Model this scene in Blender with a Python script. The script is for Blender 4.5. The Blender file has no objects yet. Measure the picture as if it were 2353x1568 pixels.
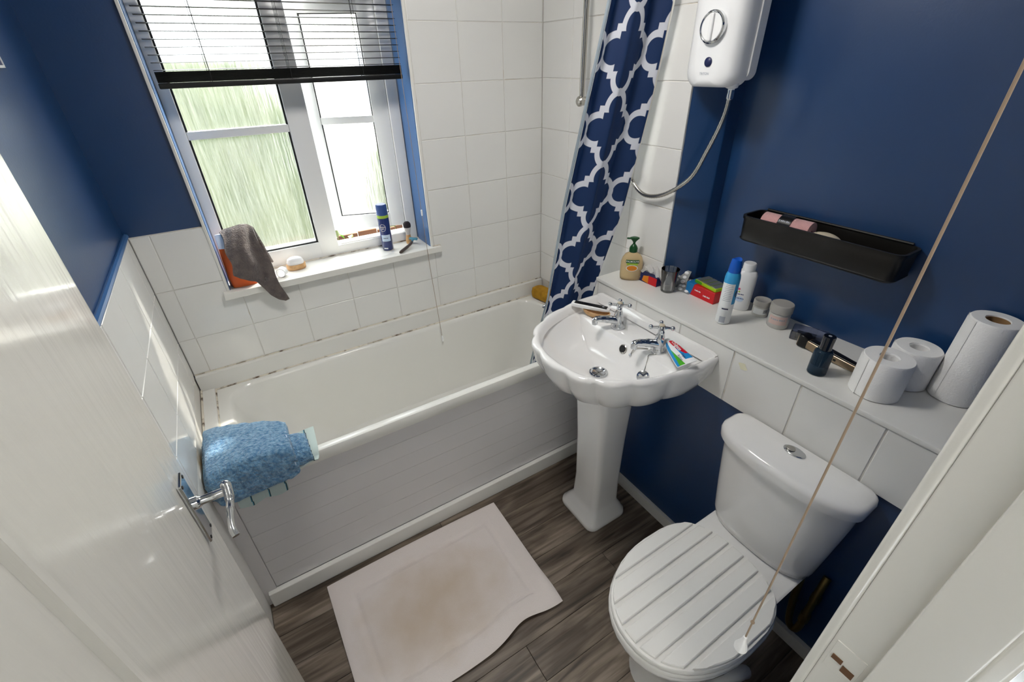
import bpy, bmesh, math, random
from mathutils import Vector, Matrix, noise as mnoise
random.seed(7)
PI = math.pi
S = bpy.context.scene
COL = S.collection
# ------------------------------------------------------------------ camera, world, sun, exposure
cam = bpy.data.cameras.new('camera'); cam_o = bpy.data.objects.new('camera', cam); COL.objects.link(cam_o)
cam_o.location = (0.3243, -1.9514, 1.7864)
cam_o.rotation_euler = (1.0171, 0.0235, -0.5568)
cam.sensor_fit = 'HORIZONTAL'; cam.sensor_width = 36.0; cam.lens = 1044.8 / 2353 * 36.0
cam.clip_start = 0.02
S.camera = cam_o
W = bpy.data.worlds.new('sky'); S.world = W; W.use_nodes = True
bg = W.node_tree.nodes['Background']; bg.inputs[0].default_value = (0.90, 0.96, 1.0, 1); bg.inputs[1].default_value = 6.0
sun = bpy.data.lights.new('sun', 'SUN'); sun.energy = 14.0; sun.angle = 0.03; sun.color = (1.0, 0.95, 0.86)
sun_o = bpy.data.objects.new('sun', sun); COL.objects.link(sun_o)
sun_o.rotation_euler = Vector((-0.58, -0.62, -1.0)).to_track_quat('-Z', 'Y').to_euler(); sun_o.location = (3, 4, 6)
S.view_settings.view_transform = 'Standard'; S.view_settings.look = 'None'
S.view_settings.exposure = 0.58; S.view_settings.gamma = 1.0; S.view_settings.use_curve_mapping = False

# ------------------------------------------------------------------ helpers
def s2l(h):
    h = h.lstrip('#'); c = [int(h[i:i+2], 16) / 255 for i in (0, 2, 4)]
    return tuple(((x / 12.92) if x <= .04045 else ((x + .055) / 1.055) ** 2.4) for x in c) + (1,)
MATS = {}
def pm(name, col, rough=.5, metal=0, bump=None, var=None, coat=0, trans=0, ior=1.45, sheen=0, emit=None, alpha=1, spec=.5, sss=0):
    """bump=(scale vec, strength, detail)  var=(scale vec, colour2, lo, hi, detail)"""
    m = bpy.data.materials.new(name); m.use_nodes = True; nt = m.node_tree; N = nt.nodes; L = nt.links
    b = N['Principled BSDF']; c = s2l(col) if isinstance(col, str) else tuple(col) + ((1,) if len(col) == 3 else ())
    b.inputs['Base Color'].default_value = c; b.inputs['Roughness'].default_value = rough
    b.inputs['Metallic'].default_value = metal; b.inputs['Coat Weight'].default_value = coat
    b.inputs['Coat Roughness'].default_value = .08
    b.inputs['Transmission Weight'].default_value = trans; b.inputs['IOR'].default_value = ior
    b.inputs['Sheen Weight'].default_value = sheen; b.inputs['Alpha'].default_value = alpha
    b.inputs['Specular IOR Level'].default_value = spec
    if sss:
        b.inputs['Subsurface Weight'].default_value = sss; b.inputs['Subsurface Radius'].default_value = (.02, .015, .01); b.inputs['Subsurface Scale'].default_value = .5
    if emit: b.inputs['Emission Color'].default_value = tuple(emit[:3]) + (1,); b.inputs['Emission Strength'].default_value = emit[3]
    if bump or var:
        tc = N.new('ShaderNodeTexCoord')
    def noise(scale, detail):
        mp = N.new('ShaderNodeMapping'); mp.inputs['Scale'].default_value = scale; L.new(tc.outputs['Object'], mp.inputs[0])
        t = N.new('ShaderNodeTexNoise'); t.inputs['Scale'].default_value = 1; t.inputs['Detail'].default_value = detail; L.new(mp.outputs[0], t.inputs['Vector']); return t
    if bump:
        t = noise(bump[0], bump[2] if len(bump) > 2 else 3)
        bp = N.new('ShaderNodeBump'); bp.inputs['Strength'].default_value = bump[1]; bp.inputs['Distance'].default_value = bump[3] if len(bump) > 3 else .003
        L.new(t.outputs[0], bp.inputs['Height']); L.new(bp.outputs[0], b.inputs['Normal'])
    if var:
        t = noise(var[0], var[4] if len(var) > 4 else 4)
        mr = N.new('ShaderNodeMapRange'); mr.inputs[1].default_value = var[2]; mr.inputs[2].default_value = var[3]; L.new(t.outputs[0], mr.inputs[0])
        mx = N.new('ShaderNodeMix'); mx.data_type = 'RGBA'; mx.inputs[6].default_value = c
        mx.inputs[7].default_value = s2l(var[1]) if isinstance(var[1], str) else tuple(var[1]) + (1,)
        L.new(mr.outputs[0], mx.inputs[0]); L.new(mx.outputs[2], b.inputs['Base Color'])
    MATS[name] = m; return m
class NB:
    """tiny node-expression builder"""
    def __init__(s, nt): s.nt = nt
    def m(s, op, a, b=None, c=None):
        n = s.nt.nodes.new('ShaderNodeMath'); n.operation = op
        for i, v in enumerate((a, b, c)):
            if v is None: continue
            if isinstance(v, (int, float)): n.inputs[i].default_value = v
            else: s.nt.links.new(v, n.inputs[i])
        return n.outputs[0]
def accloc(o):
    v = Vector((0, 0, 0))
    while o: v += o.location; o = o.parent
    return v
def obj(name, V, F, mat, parent=None, smooth=True, local=False, sharp=40, uv=None, fix=True):
    me = bpy.data.meshes.new(name)
    if parent is not None and not local:
        d = accloc(parent); V = [(v[0] - d.x, v[1] - d.y, v[2] - d.z) for v in V]
    me.from_pydata([tuple(v) for v in V], [], F)
    if fix:
        bm = bmesh.new(); bm.from_mesh(me); bmesh.ops.recalc_face_normals(bm, faces=bm.faces); bm.to_mesh(me); bm.free()
    if smooth:
        me.polygons.foreach_set('use_smooth', [True] * len(me.polygons)); me.set_sharp_from_angle(angle=math.radians(sharp))
    if uv is not None:
        ul = me.uv_layers.new(name='UVMap')
        for lp in me.loops: ul.data[lp.index].uv = uv[lp.vertex_index]
    mm = mat if isinstance(mat, (list, tuple)) else [mat]
    for x in mm: me.materials.append(MATS[x])
    o = bpy.data.objects.new(name, me); COL.objects.link(o)
    if smooth and len(F) < 160 and uv is None:
        wn = o.modifiers.new('weighted_normal', 'WEIGHTED_NORMAL'); wn.keep_sharp = True; wn.weight = 80
    if parent is not None: o.parent = parent
    return o
def tag(o, label=None, cat=None, group=None, kind=None):
    if label: o['label'] = label
    if cat: o['category'] = cat
    if group: o['group'] = group
    if kind: o['kind'] = kind
    return o
def thing(name, label, cat, loc=(0, 0, 0), rz=0, group=None, rot=None):
    o = bpy.data.objects.new(name, None); COL.objects.link(o); o.location = loc; o.empty_display_size = .05
    o.rotation_euler = rot if rot else (0, 0, rz); return tag(o, label, cat, group)
def struct(name, V, F, mat, parent=None, label=None, **k):
    o = obj(name, V, F, mat, parent, **k)
    if parent is None: tag(o, label, None, None, 'structure')
    return o
def box(a, b, bev=0, seg=2):
    bm = bmesh.new()
    vs = [bm.verts.new((x, y, z)) for x in (a[0], b[0]) for y in (a[1], b[1]) for z in (a[2], b[2])]
    for f in ((0,1,3,2),(4,6,7,5),(0,4,5,1),(2,3,7,6),(0,2,6,4),(1,5,7,3)): bm.faces.new([vs[i] for i in f])
    if bev: bmesh.ops.bevel(bm, geom=bm.edges[:], offset=bev, segments=seg, profile=.5, affect='EDGES')
    bm.verts.index_update()
    V = [v.co[:] for v in bm.verts]; F = [[v.index for v in f.verts] for f in bm.faces]; bm.free(); return V, F
def join(*parts):
    V = []; F = []
    for v, f in parts:
        n = len(V); V += list(v); F += [[i + n for i in q] for q in f]
    return V, F
def xf(vf, M):
    V, F = vf; return [(M @ Vector(v))[:] for v in V], F
def loft(rings, c0=True, c1=True, closed=True):
    n = len(rings[0]); V = [p for r in rings for p in r]; F = []
    for k in range(len(rings) - 1):
        for i in range(n if closed else n - 1):
            j = (i + 1) % n; F.append([k*n+i, k*n+j, (k+1)*n+j, (k+1)*n+i])
    if c0: F.append(list(range(n))[::-1])
    if c1: F.append([(len(rings)-1)*n + i for i in range(n)])
    return V, F
def lathe(prof, n=32, c=(0, 0, 0), loop=False):
    if loop: prof = list(prof) + [prof[0]]
    rings = [[(c[0] + r*math.cos(2*PI*i/n), c[1] + r*math.sin(2*PI*i/n), c[2] + z) for i in range(n)] for r, z in prof]
    return loft(rings, prof[0][0] > 1e-5 and not loop, prof[-1][0] > 1e-5 and not loop)
def cyl(r, z0, z1, n=24, c=(0, 0, 0)): return lathe([(r, z0), (r, z1)], n, c)
def tube(path, r, n=10, caps=True):
    P = [Vector(p) for p in path]; rings = []; up = None
    for i, p in enumerate(P):
        t = (P[min(i+1, len(P)-1)] - P[max(i-1, 0)]).normalized()
        if up is None:
            up = Vector((0, 0, 1)) if abs(t.z) < .9 else Vector((1, 0, 0))
        a = t.cross(up).normalized(); up = a.cross(t).normalized()
        rr = r[i] if isinstance(r, (list, tuple)) else r
        rings.append([(p + a*rr*math.cos(2*PI*k/n) + up*rr*math.sin(2*PI*k/n))[:] for k in range(n)])
    return loft(rings, caps, caps)
def spline(pts, n=8):
    P = [Vector(p) for p in pts]; out = []
    for i in range(len(P) - 1):
        p0, p1, p2, p3 = P[max(i-1, 0)], P[i], P[i+1], P[min(i+2, len(P)-1)]
        for k in range(n):
            t = k / n
            out.append(.5*((2*p1) + (p2-p0)*t + (2*p0-5*p1+4*p2-p3)*t*t + (3*p1-p0-3*p2+p3)*t**3))
    out.append(P[-1]); return out
def rrect(cx, cy, hx, hy, r, z, n=6):
    r = min(r, hx*.999, hy*.999); out = []
    for qx, qy, a0 in ((1, 1, 0), (-1, 1, 90), (-1, -1, 180), (1, -1, 270)):
        for k in range(n + 1):
            a = math.radians(a0 + 90*k/n); out.append((cx + qx*(hx-r) + r*math.cos(a), cy + qy*(hy-r) + r*math.sin(a), z))
    return out
def sphere(r, c=(0, 0, 0), n=14, sc=(1, 1, 1)):
    return [(c[0]+v[0]*sc[0], c[1]+v[1]*sc[1], c[2]+v[2]*sc[2]) for v in lathe([(r*math.sin(PI*k/n)+1e-6, -r*math.cos(PI*k/n)) for k in range(n+1)], n*2)[0]], lathe([(r*math.sin(PI*k/n)+1e-6, -r*math.cos(PI*k/n)) for k in range(n+1)], n*2)[1]
def textvf(s, size, ext=0, bold=0):
    cu = bpy.data.curves.new('lettering', 'FONT'); cu.body = s; cu.size = size; cu.align_x = 'CENTER'; cu.align_y = 'CENTER'; cu.resolution_u = 3
    cu.offset = bold; cu.extrude = ext
    o = bpy.data.objects.new('lettering', cu); COL.objects.link(o)
    dg = bpy.context.evaluated_depsgraph_get(); me = bpy.data.meshes.new_from_object(o.evaluated_get(dg))
    V = [v.co[:] for v in me.vertices]; F = [list(p.vertices) for p in me.polygons]
    bpy.data.objects.remove(o); bpy.data.curves.remove(cu); bpy.data.meshes.remove(me); return V, F
def barvf(w, h, n=6):
    # small print too blurred to read: a broken row of strokes
    V = []; F = []; x = -w/2
    for k in range(n):
        ww_ = w/n*(.55 + .35*((k*5) % 3)/2); i = len(V)
        V += [(x, -h/2, 0), (x + ww_, -h/2, 0), (x + ww_, h/2 - .15*h*(k % 2), 0), (x, h/2 - .15*h*(k % 2), 0)]; F.append([i, i+1, i+2, i+3]); x += w/n
    return V, F
def prism(poly, z0, z1):
    n = len(poly); return loft([[(x, y, z0) for x, y in poly], [(x, y, z1) for x, y in poly]])
def patch(fn, nu, nv):
    V = [fn(i/nu, j/nv) for j in range(nv+1) for i in range(nu+1)]; n = nu + 1
    return V, [[j*n+i, j*n+i+1, (j+1)*n+i+1, (j+1)*n+i] for j in range(nv) for i in range(nu)]
def lerp(a, b, t): return a + (b - a)*t
def lut(tab, z):
    tab = sorted(tab)
    if z <= tab[0][0]: i = 0
    elif z >= tab[-1][0]: i = len(tab) - 2
    else: i = max(k for k in range(len(tab)-1) if tab[k][0] <= z)
    t = (z - tab[i][0])/(tab[i+1][0]-tab[i][0]); return [lerp(a, b, t) for a, b in zip(tab[i][1:], tab[i+1][1:])]

# ------------------------------------------------------------------ materials
BLUE = (0.0045, 0.040, 0.135)
pm('blue_paint', BLUE, .36, bump=((160, 160, 160), .10, 2, .002), var=((3, 3, 3), (0.0060, 0.046, 0.150), .35, .7), spec=1.0)
pm('blue_glare', (0.05, 0.14, 0.33), .3)  # same blue as the walls, sun glare painted in as a lighter tone
pm('white_paint', '#e6e5e0', .35, bump=((60, 60, 60), .08, 3))
pm('ceiling_paint', '#f2f1ec', .8)
pm('tile', '#e9e8e4', .12, bump=((7, 7, 7), .12, 2, .004), coat=.3)
pm('grout', '#dad7d0', .8, var=((7, 7, 12), '#b39c78', .58, .75))
pm('gloss', '#e9e7e0', .16, bump=((14, 14, 3), .15, 3))
pm('door', '#e8e6de', .13, bump=((55, 55, 2.0), .32, 4, .004), coat=.6)
pm('jamb_brown', '#6a4a30', .7)
pm('acrylic', '#e6e5df', .18, coat=.3)
pm('panel', '#d8d6d6', .3)
pm('ceramic', '#eeedeb', .09, coat=.5)
pm('seat', '#ecebe7', .2)
pm('chrome', '#d2d4d6', .09, 1)
pm('chrome_dull', '#b4b1aa', .25, 1)
pm('dark', '#141414', .5)
pm('upvc', '#f0f0ee', .25)
pm('gasket', '#17181a', .6)
pm('black_slat', '#11110f', .35)
pm('black_metal', '#14120f', .38, bump=((300, 300, 300), .05, 2))
pm('sealant', '#ded6c6', .4, var=((26, 26, 26), '#54402c', .50, .66, 6))
pm('mat', '#d3c8c2', .95, sheen=.3, bump=((420, 420, 420), .5, 3))
pm('towel_blue', '#84aecb', .95, sheen=.4, bump=((130, 130, 130), 1.0, 5, .014), var=((95, 95, 95), '#4c82ae', .38, .62))
pm('towel_grey', '#6c625e', .95, sheen=.3, bump=((190, 190, 190), 1.0, 4, .005), var=((40, 40, 40), '#5a5250', .4, .65))
pm('cloth_stripe', '#b9c8c4', .9)
pm('cloth_dark', '#22343a', .9)
pm('orange_bag', '#fb7430', .35, sss=.4)
pm('plastic_white', '#f1f1f1', .3)
pm('soap_liquid', '#ecd3a4', .12, trans=.45, ior=1.3)
pm('wrapper', '#eceae6', .3, alpha=.55)
pm('green_dark', '#0f4a22', .3)
pm('green_label', '#0f5a2a', .5)
pm('green_light', '#9fbf3e', .5)
pm('lime', '#a9cf1e', .45)
pm('green_mid', '#4ca11c', .45)
pm('orange_fruit', '#e58a1e', .5)
pm('navy_can', '#1a2f6e', .25, coat=.3)
pm('navy_cap', '#33508f', .35)
pm('navy_dark', '#1b2553', .4)
pm('pale_blue', '#c9dcf0', .5)
pm('sky_can', '#37a0d8', .3)
pm('blue_cap', '#0f5ac0', .3)
pm('red', '#cf0f1c', .35)
pm('blue_box', '#1c77b5', .4)
pm('navy_box', '#16225c', .4)
pm('foil', '#9fa09d', .38, .7)
pm('grey_print', '#a7abb5', .6)
pm('navy_print', '#24284e', .6)
pm('label_white', '#eef0f0', .5)
pm('pink_dot', '#df5a78', .5)
pm('tub_grey', '#aeaba5', .5)
pm('tub_body', '#c7c6c0', .35)
pm('tub_pink', '#d9bfb7', .5)
pm('perfume_dark', (0.004, 0.006, 0.012), .08, coat=.6)
pm('perfume_glass', '#3f5d78', .04, trans=.75, ior=1.3)
pm('perfume_liquid', '#123347', .08, coat=.3)
pm('bronze', '#a39078', .3, .85)
pm('black_plastic', '#0c0c0d', .3)
pm('tissue', '#f4f3f1', .95, bump=((240, 240, 240), .35, 3))
pm('cardboard', '#9c7b55', .9)
pm('pink_towel', '#dba7a4', .95, bump=((300, 300, 300), .8, 4), sheen=.4)
pm('cream', '#c9bda6', .8)
pm('wood_light', '#d8ae7c', .5, var=((40, 8, 60), '#b98a55', .4, .7))
pm('razor_brown', '#4b3f38', .4)
pm('teal', '#3b7f96', .35)
pm('bristle_dark', '#2d2428', .9, bump=((500, 500, 60), .8, 3))
pm('bristle_light', '#d9d2cc', .9, bump=((500, 500, 60), .8, 3))
pm('sponge', '#b98a1f', .95, bump=((160, 160, 160), .9, 4, .004), var=((30, 30, 30), '#9a6d12', .4, .7))
pm('cord_beige', '#a08c78', .8)
pm('brass', '#7d6a3e', .4, .8)
pm('tooth_red', '#cf1126', .25)
pm('tooth_blue', '#2a8fd0', .25)
pm('tooth_green', '#4fae2c', .25)
pm('hem', '#d5e3ec', .6)
pm('hem_white', '#ebe9df', .6)
pm('stain', '#e3dfc4', .4)
pm('lamp_white', '#ffffff', .5, emit=(1.0, .97, .93, 38.0))
pm('hall_fill_white', '#ffffff', .5, emit=(1.0, .96, .92, 16.0))  # glow of the added fill on the landing
pm('hedge', (0.040, 0.056, 0.014), .8, var=((6, 6, 3), (0.085, 0.100, 0.034), .4, .65))
pm('fence_wood', '#6a4224', .8, var=((4, 4, 30), '#4a2e18', .4, .7))
pm('house_white', '#e8e4da', .9)
pm('roof_tile', '#7a4a3a', .9)
pm('paving', '#8d8a80', .9)
pm('leaf', (0.16, 0.34, 0.03), .5)
def thin_glass(name, col, gloss=.10, rough=.03):
    m = bpy.data.materials.new(name); m.use_nodes = True; MATS[name] = m; nt = m.node_tree; N = nt.nodes; L = nt.links; N.remove(N['Principled BSDF'])
    t = N.new('ShaderNodeBsdfTransparent'); t.inputs[0].default_value = s2l(col); g = N.new('ShaderNodeBsdfGlossy'); g.inputs['Roughness'].default_value = rough
    lw = N.new('ShaderNodeLayerWeight'); lw.inputs[0].default_value = .35; ad = N.new('ShaderNodeMath'); ad.operation = 'ADD'; ad.inputs[1].default_value = gloss; L.new(lw.outputs['Fresnel'], ad.inputs[0])
    mx = N.new('ShaderNodeMixShader'); L.new(ad.outputs[0], mx.inputs[0]); L.new(t.outputs[0], mx.inputs[1]); L.new(g.outputs[0], mx.inputs[2]); L.new(mx.outputs[0], N['Material Output'].inputs[0])
thin_glass('clear', '#eef0f0', .08); thin_glass('clear_bluish', '#c9cfe2', .14, .15)
# wood plank floor
m = pm('plank', '#6b5d50', .42); nt = m.node_tree; N = nt.nodes; L = nt.links; b = N['Principled BSDF']
tc = N.new('ShaderNodeTexCoord'); oi = N.new('ShaderNodeObjectInfo')
off = N.new('ShaderNodeVectorMath'); off.operation = 'MULTIPLY_ADD'; off.inputs[1].default_value = (1, 1, 1)
cmb = N.new('ShaderNodeCombineXYZ'); mm = NB(nt)
L.new(mm.m('MULTIPLY', oi.outputs['Random'], 37.0), cmb.inputs[0]); L.new(mm.m('MULTIPLY', oi.outputs['Random'], 11.0), cmb.inputs[1])
L.new(tc.outputs['Object'], off.inputs[0]); L.new(cmb.outputs[0], off.inputs[2])
def pn(sc, det, dist=0):
    mp = N.new('ShaderNodeMapping'); mp.inputs['Scale'].default_value = sc; L.new(off.outputs[0], mp.inputs[0])
    t = N.new('ShaderNodeTexNoise'); t.inputs['Scale'].default_value = 1; t.inputs['Detail'].default_value = det; t.inputs['Distortion'].default_value = dist; L.new(mp.outputs[0], t.inputs['Vector']); return t.outputs[0]
g1 = pn((3.0, 42, 3), 6, .6); g2 = pn((1.8, 9, 2), 3, 1.2); g3 = pn((7, 150, 5), 3)
cr = N.new('ShaderNodeValToRGB'); L.new(g1, cr.inputs[0])
for i, (p_, c_) in enumerate(((.30, '#443a31'), (.47, '#736658'), (.62, '#8c7f72'))):
    e = cr.color_ramp.elements[i] if i < 2 else cr.color_ramp.elements.new(p_); e.position = p_; e.color = s2l(c_)
mx = N.new('ShaderNodeMix'); mx.data_type = 'RGBA'; mx.blend_type = 'MULTIPLY'; mx.inputs[0].default_value = .85
cr2 = N.new('ShaderNodeValToRGB'); cr2.color_ramp.elements[0].position = .36; cr2.color_ramp.elements[0].color = (.35, .32, .30, 1); cr2.color_ramp.elements[1].position = .58; cr2.color_ramp.elements[1].color = (1, 1, 1, 1)
L.new(g2, cr2.inputs[0]); L.new(cr.outputs[0], mx.inputs[6]); L.new(cr2.outputs[0], mx.inputs[7])
L.new(mx.outputs[2], b.inputs['Base Color'])
bp = N.new('ShaderNodeBump'); bp.inputs['Strength'].default_value = .25; bp.inputs['Distance'].default_value = .002; L.new(g3, bp.inputs['Height']); L.new(bp.outputs[0], b.inputs['Normal'])
# streaky pattern glass
m = bpy.data.materials.new('pattern_glass'); m.use_nodes = True; MATS['pattern_glass'] = m; nt = m.node_tree; N = nt.nodes; L = nt.links; N.remove(N['Principled BSDF'])
out = N['Material Output']; tc = N.new('ShaderNodeTexCoord'); mm = NB(nt)
def gn(sc, det):
    mp = N.new('ShaderNodeMapping'); mp.inputs['Scale'].default_value = sc; L.new(tc.outputs['Object'], mp.inputs[0])
    t = N.new('ShaderNodeTexNoise'); t.inputs['Scale'].default_value = 1; t.inputs['Detail'].default_value = det; t.inputs['Distortion'].default_value = .4; L.new(mp.outputs[0], t.inputs['Vector']); return t.outputs[0]
st = gn((150, 150, 7), 3)
bp = N.new('ShaderNodeBump'); bp.inputs['Strength'].default_value = 1.0; bp.inputs['Distance'].default_value = .006; L.new(st, bp.inputs['Height'])
rf = N.new('ShaderNodeBsdfRefraction'); rf.inputs['Roughness'].default_value = .28; rf.inputs['IOR'].default_value = 1.12; rf.inputs['Color'].default_value = (.97, .98, .97, 1); L.new(bp.outputs[0], rf.inputs['Normal'])
tl = N.new('ShaderNodeBsdfTranslucent'); tl.inputs['Color'].default_value = (.9, .92, .9, 1); L.new(bp.outputs[0], tl.inputs['Normal'])
tr = N.new('ShaderNodeBsdfTransparent'); tr.inputs['Color'].default_value = (.97, .98, .97, 1)
gl = N.new('ShaderNodeBsdfGlossy'); gl.inputs['Roughness'].default_value = .15; L.new(bp.outputs[0], gl.inputs['Normal'])
m1 = N.new('ShaderNodeMixShader'); m1.inputs[0].default_value = .10; L.new(rf.outputs[0], m1.inputs[1]); L.new(tl.outputs[0], m1.inputs[2])
m2 = N.new('ShaderNodeMixShader'); mr = N.new('ShaderNodeMapRange'); mr.inputs[1].default_value = .35; mr.inputs[2].default_value = .68; mr.inputs[3].default_value = .32; mr.inputs[4].default_value = .76
L.new(st, mr.inputs[0]); L.new(mr.outputs[0], m2.inputs[0]); L.new(m1.outputs[0], m2.inputs[1]); L.new(tr.outputs[0], m2.inputs[2])
m3 = N.new('ShaderNodeMixShader'); m3.inputs[0].default_value = .05; L.new(m2.outputs[0], m3.inputs[1]); L.new(gl.outputs[0], m3.inputs[2]); L.new(m3.outputs[0], out.inputs[0])
# trellis printed curtain
m = pm('curtain_print', '#0d2a63', .65); nt = m.node_tree; N = nt.nodes; L = nt.links; b = N['Principled BSDF']; mm = NB(nt); e = mm.m
uvn = N.new('ShaderNodeUVMap'); sp = N.new('ShaderNodeSeparateXYZ'); L.new(uvn.outputs[0], sp.inputs[0])
PP = .228
ax = e('ABSOLUTE', e('SUBTRACT', e('FRACT', e('ADD', e('MULTIPLY', sp.outputs[0], 1/PP), .86)), .5))
ay = e('ABSOLUTE', e('SUBTRACT', e('FRACT', e('ADD', e('MULTIPLY', sp.outputs[1], 1/PP), .60)), .5))
def sdf(x, y, B=.300, Rr=.165):
    sq = e('SUBTRACT', e('MAXIMUM', x, y), .240)
    h = lambda p, q: e('SUBTRACT', e('SQRT', e('ADD', e('MULTIPLY', p, p), e('MULTIPLY', q, q))), Rr)
    return e('SUBTRACT', e('MINIMUM', sq, e('MINIMUM', h(e('SUBTRACT', x, B), y), h(x, e('SUBTRACT', y, B)))), .042)
d = e('MINIMUM', e('ABSOLUTE', sdf(ax, ay)), e('MINIMUM', e('ABSOLUTE', sdf(e('SUBTRACT', 1.0, ax), ay)), e('ABSOLUTE', sdf(ax, e('SUBTRACT', 1.0, ay)))))
mr = N.new('ShaderNodeMapRange'); mr.inputs[1].default_value = .042; mr.inputs[2].default_value = .049; mr.inputs[3].default_value = 1; mr.inputs[4].default_value = 0; L.new(d, mr.inputs[0])
mx = N.new('ShaderNodeMix'); mx.data_type = 'RGBA'; mx.inputs[6].default_value = (0.006, 0.028, 0.105, 1); mx.inputs[7].default_value = s2l('#dfe1ea'); L.new(mr.outputs[0], mx.inputs[0]); L.new(mx.outputs[2], b.inputs['Base Color'])
# translucent fabric: daylight shows through it
tl = N.new('ShaderNodeBsdfTranslucent'); L.new(mx.outputs[2], tl.inputs[0]); ms = N.new('ShaderNodeMixShader'); ms.inputs[0].default_value = .3
L.new(b.outputs[0], ms.inputs[1]); L.new(tl.outputs[0], ms.inputs[2]); L.new(ms.outputs[0], N['Material Output'].inputs[0])
# worn bath mat stain in the cloth (fixed to the mat)
m = MATS['mat']; nt = m.node_tree; N = nt.nodes; L = nt.links; b = N['Principled BSDF']; mm = NB(nt); e = mm.m
tc = N.new('ShaderNodeTexCoord'); sp = N.new('ShaderNodeSeparateXYZ'); L.new(tc.outputs['Object'], sp.inputs[0])
nz = N.new('ShaderNodeTexNoise'); nz.inputs['Scale'].default_value = 9; nz.inputs['Detail'].default_value = 4; L.new(tc.outputs['Object'], nz.inputs['Vector'])
dx = e('MULTIPLY', e('SUBTRACT', sp.outputs[0], -.03), 3.2); dy = e('MULTIPLY', e('SUBTRACT', sp.outputs[1], -.02), 4.5)
rr = e('ADD', e('ADD', e('MULTIPLY', dx, dx), e('MULTIPLY', dy, dy)), e('MULTIPLY', e('SUBTRACT', nz.outputs[0], .5), 1.4))
mr = N.new('ShaderNodeMapRange'); mr.inputs[1].default_value = -.1; mr.inputs[2].default_value = 1.1; mr.inputs[3].default_value = .75; mr.inputs[4].default_value = 0; L.new(rr, mr.inputs[0])
mx = N.new('ShaderNodeMix'); mx.data_type = 'RGBA'; mx.inputs[6].default_value = s2l('#e3dad6'); mx.inputs[7].default_value = s2l('#c7b49e'); L.new(mr.outputs[0], mx.inputs[0]); L.new(mx.outputs[2], b.inputs['Base Color'])

# ------------------------------------------------------------------ the room
ZC = 2.40            # ceiling
XL, XR, XM, XB = 0.0, 1.70, 1.862, 1.551   # left tiles, bath-end tiles, recessed blue wall, boxed-in ledge front
YD = -1.905          # doorway wall, bathroom side
# floor
struct('floor', *box((-.02, -3.2, -.06), (1.9, .02, -.008)), 'paving')
fl = bpy.data.objects['floor']
y = -.50; row = 0
while y > -2.25:
    w = .128; x = -.02 - (.47*row) % 1.2
    while x < 1.56:
        x0, x1 = max(x, -.0), min(x + 1.2, 1.556)
        if x1 - x0 > .02:
            o = obj('plank', *box((x0 + .0006 - (x0+x1)/2, -w/2 + .0006, -.008), (x1 - .0006 - (x0+x1)/2, w/2 - .0006, 0), .0009, 1), 'plank', None, smooth=False)
            o.location = ((x0+x1)/2, y - w/2, 0); o.parent = fl
        x += 1.2
    y -= w; row += 1
# walls
def wallbox(name, a, b, mat, **k): return struct(name, *box(a, b), mat, **k)
# window wall with opening
WX0, WX1, WZ0, WZ1 = .2235, 1.074, 1.02, 2.10
def wall_with_hole(y0, y1):
    return join(box((-.25, y0, -.06), (WX0, y1, ZC)), box((WX1, y0, -.06), (2.05, y1, ZC)), box((WX0, y0, -.06), (WX1, y1, WZ0)), box((WX0, y0, WZ1), (WX1, y1, ZC)))
ww = struct('wall_window', *wall_with_hole(.010, .28), 'blue_paint')
wl = wallbox('wall_left', (-.25, -2.15, -.06), (-.010, .28, ZC), 'blue_paint')
# right wall: bath end (tiled), strip, recessed blue wall
wr = struct('wall_right', *prism([(XR + .010, .28), (XR + .010, -.834), (1.796, -.906), (1.800, -.911), (1.806, -.913), (XM, -.913), (XM, -2.15), (2.05, -2.15), (2.05, .28)], -.06, ZC), 'blue_paint')
# boxed-in lower wall with ledge
wk = struct('wall_ledge', *join(box((XB + .010, YD, -.06), (XM + .01, -.632, .985))), 'blue_paint')
# ledge board
lb = struct('trim_1', *box((XB - .004, YD, .984), (XM + .004, -.623, 1.0), .004), 'white_paint', label='white painted ledge board along the right wall')
# end cheek of ledge
obj('end_board', *box((XB + .002, -.632, .62), (XR + .02, -.623, .986), .002), 'white_paint', lb)
# doorway wall: right of door, above door, left of door
wd = struct('wall_door', *join(box((.955, YD - .11, -.06), (2.05, YD, ZC)), box((-.25, YD - .11, -.06), (.06, YD, ZC)), box((.06, YD - .11, 2.06), (.955, YD, ZC))), 'blue_paint')
struct('ceiling', *box((-.25, -3.2, ZC), (2.05, .28, ZC + .05)), 'ceiling_paint')
# landing behind the doorway
struct('wall_landing', *join(box((-.30, -3.25, -.06), (2.05, -3.2, ZC)), box((-.35, -3.25, -.06), (-.25, YD - .11, ZC)), box((2.0, -3.25, -.06), (2.05, YD - .11, ZC))), 'ceiling_paint')

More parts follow.
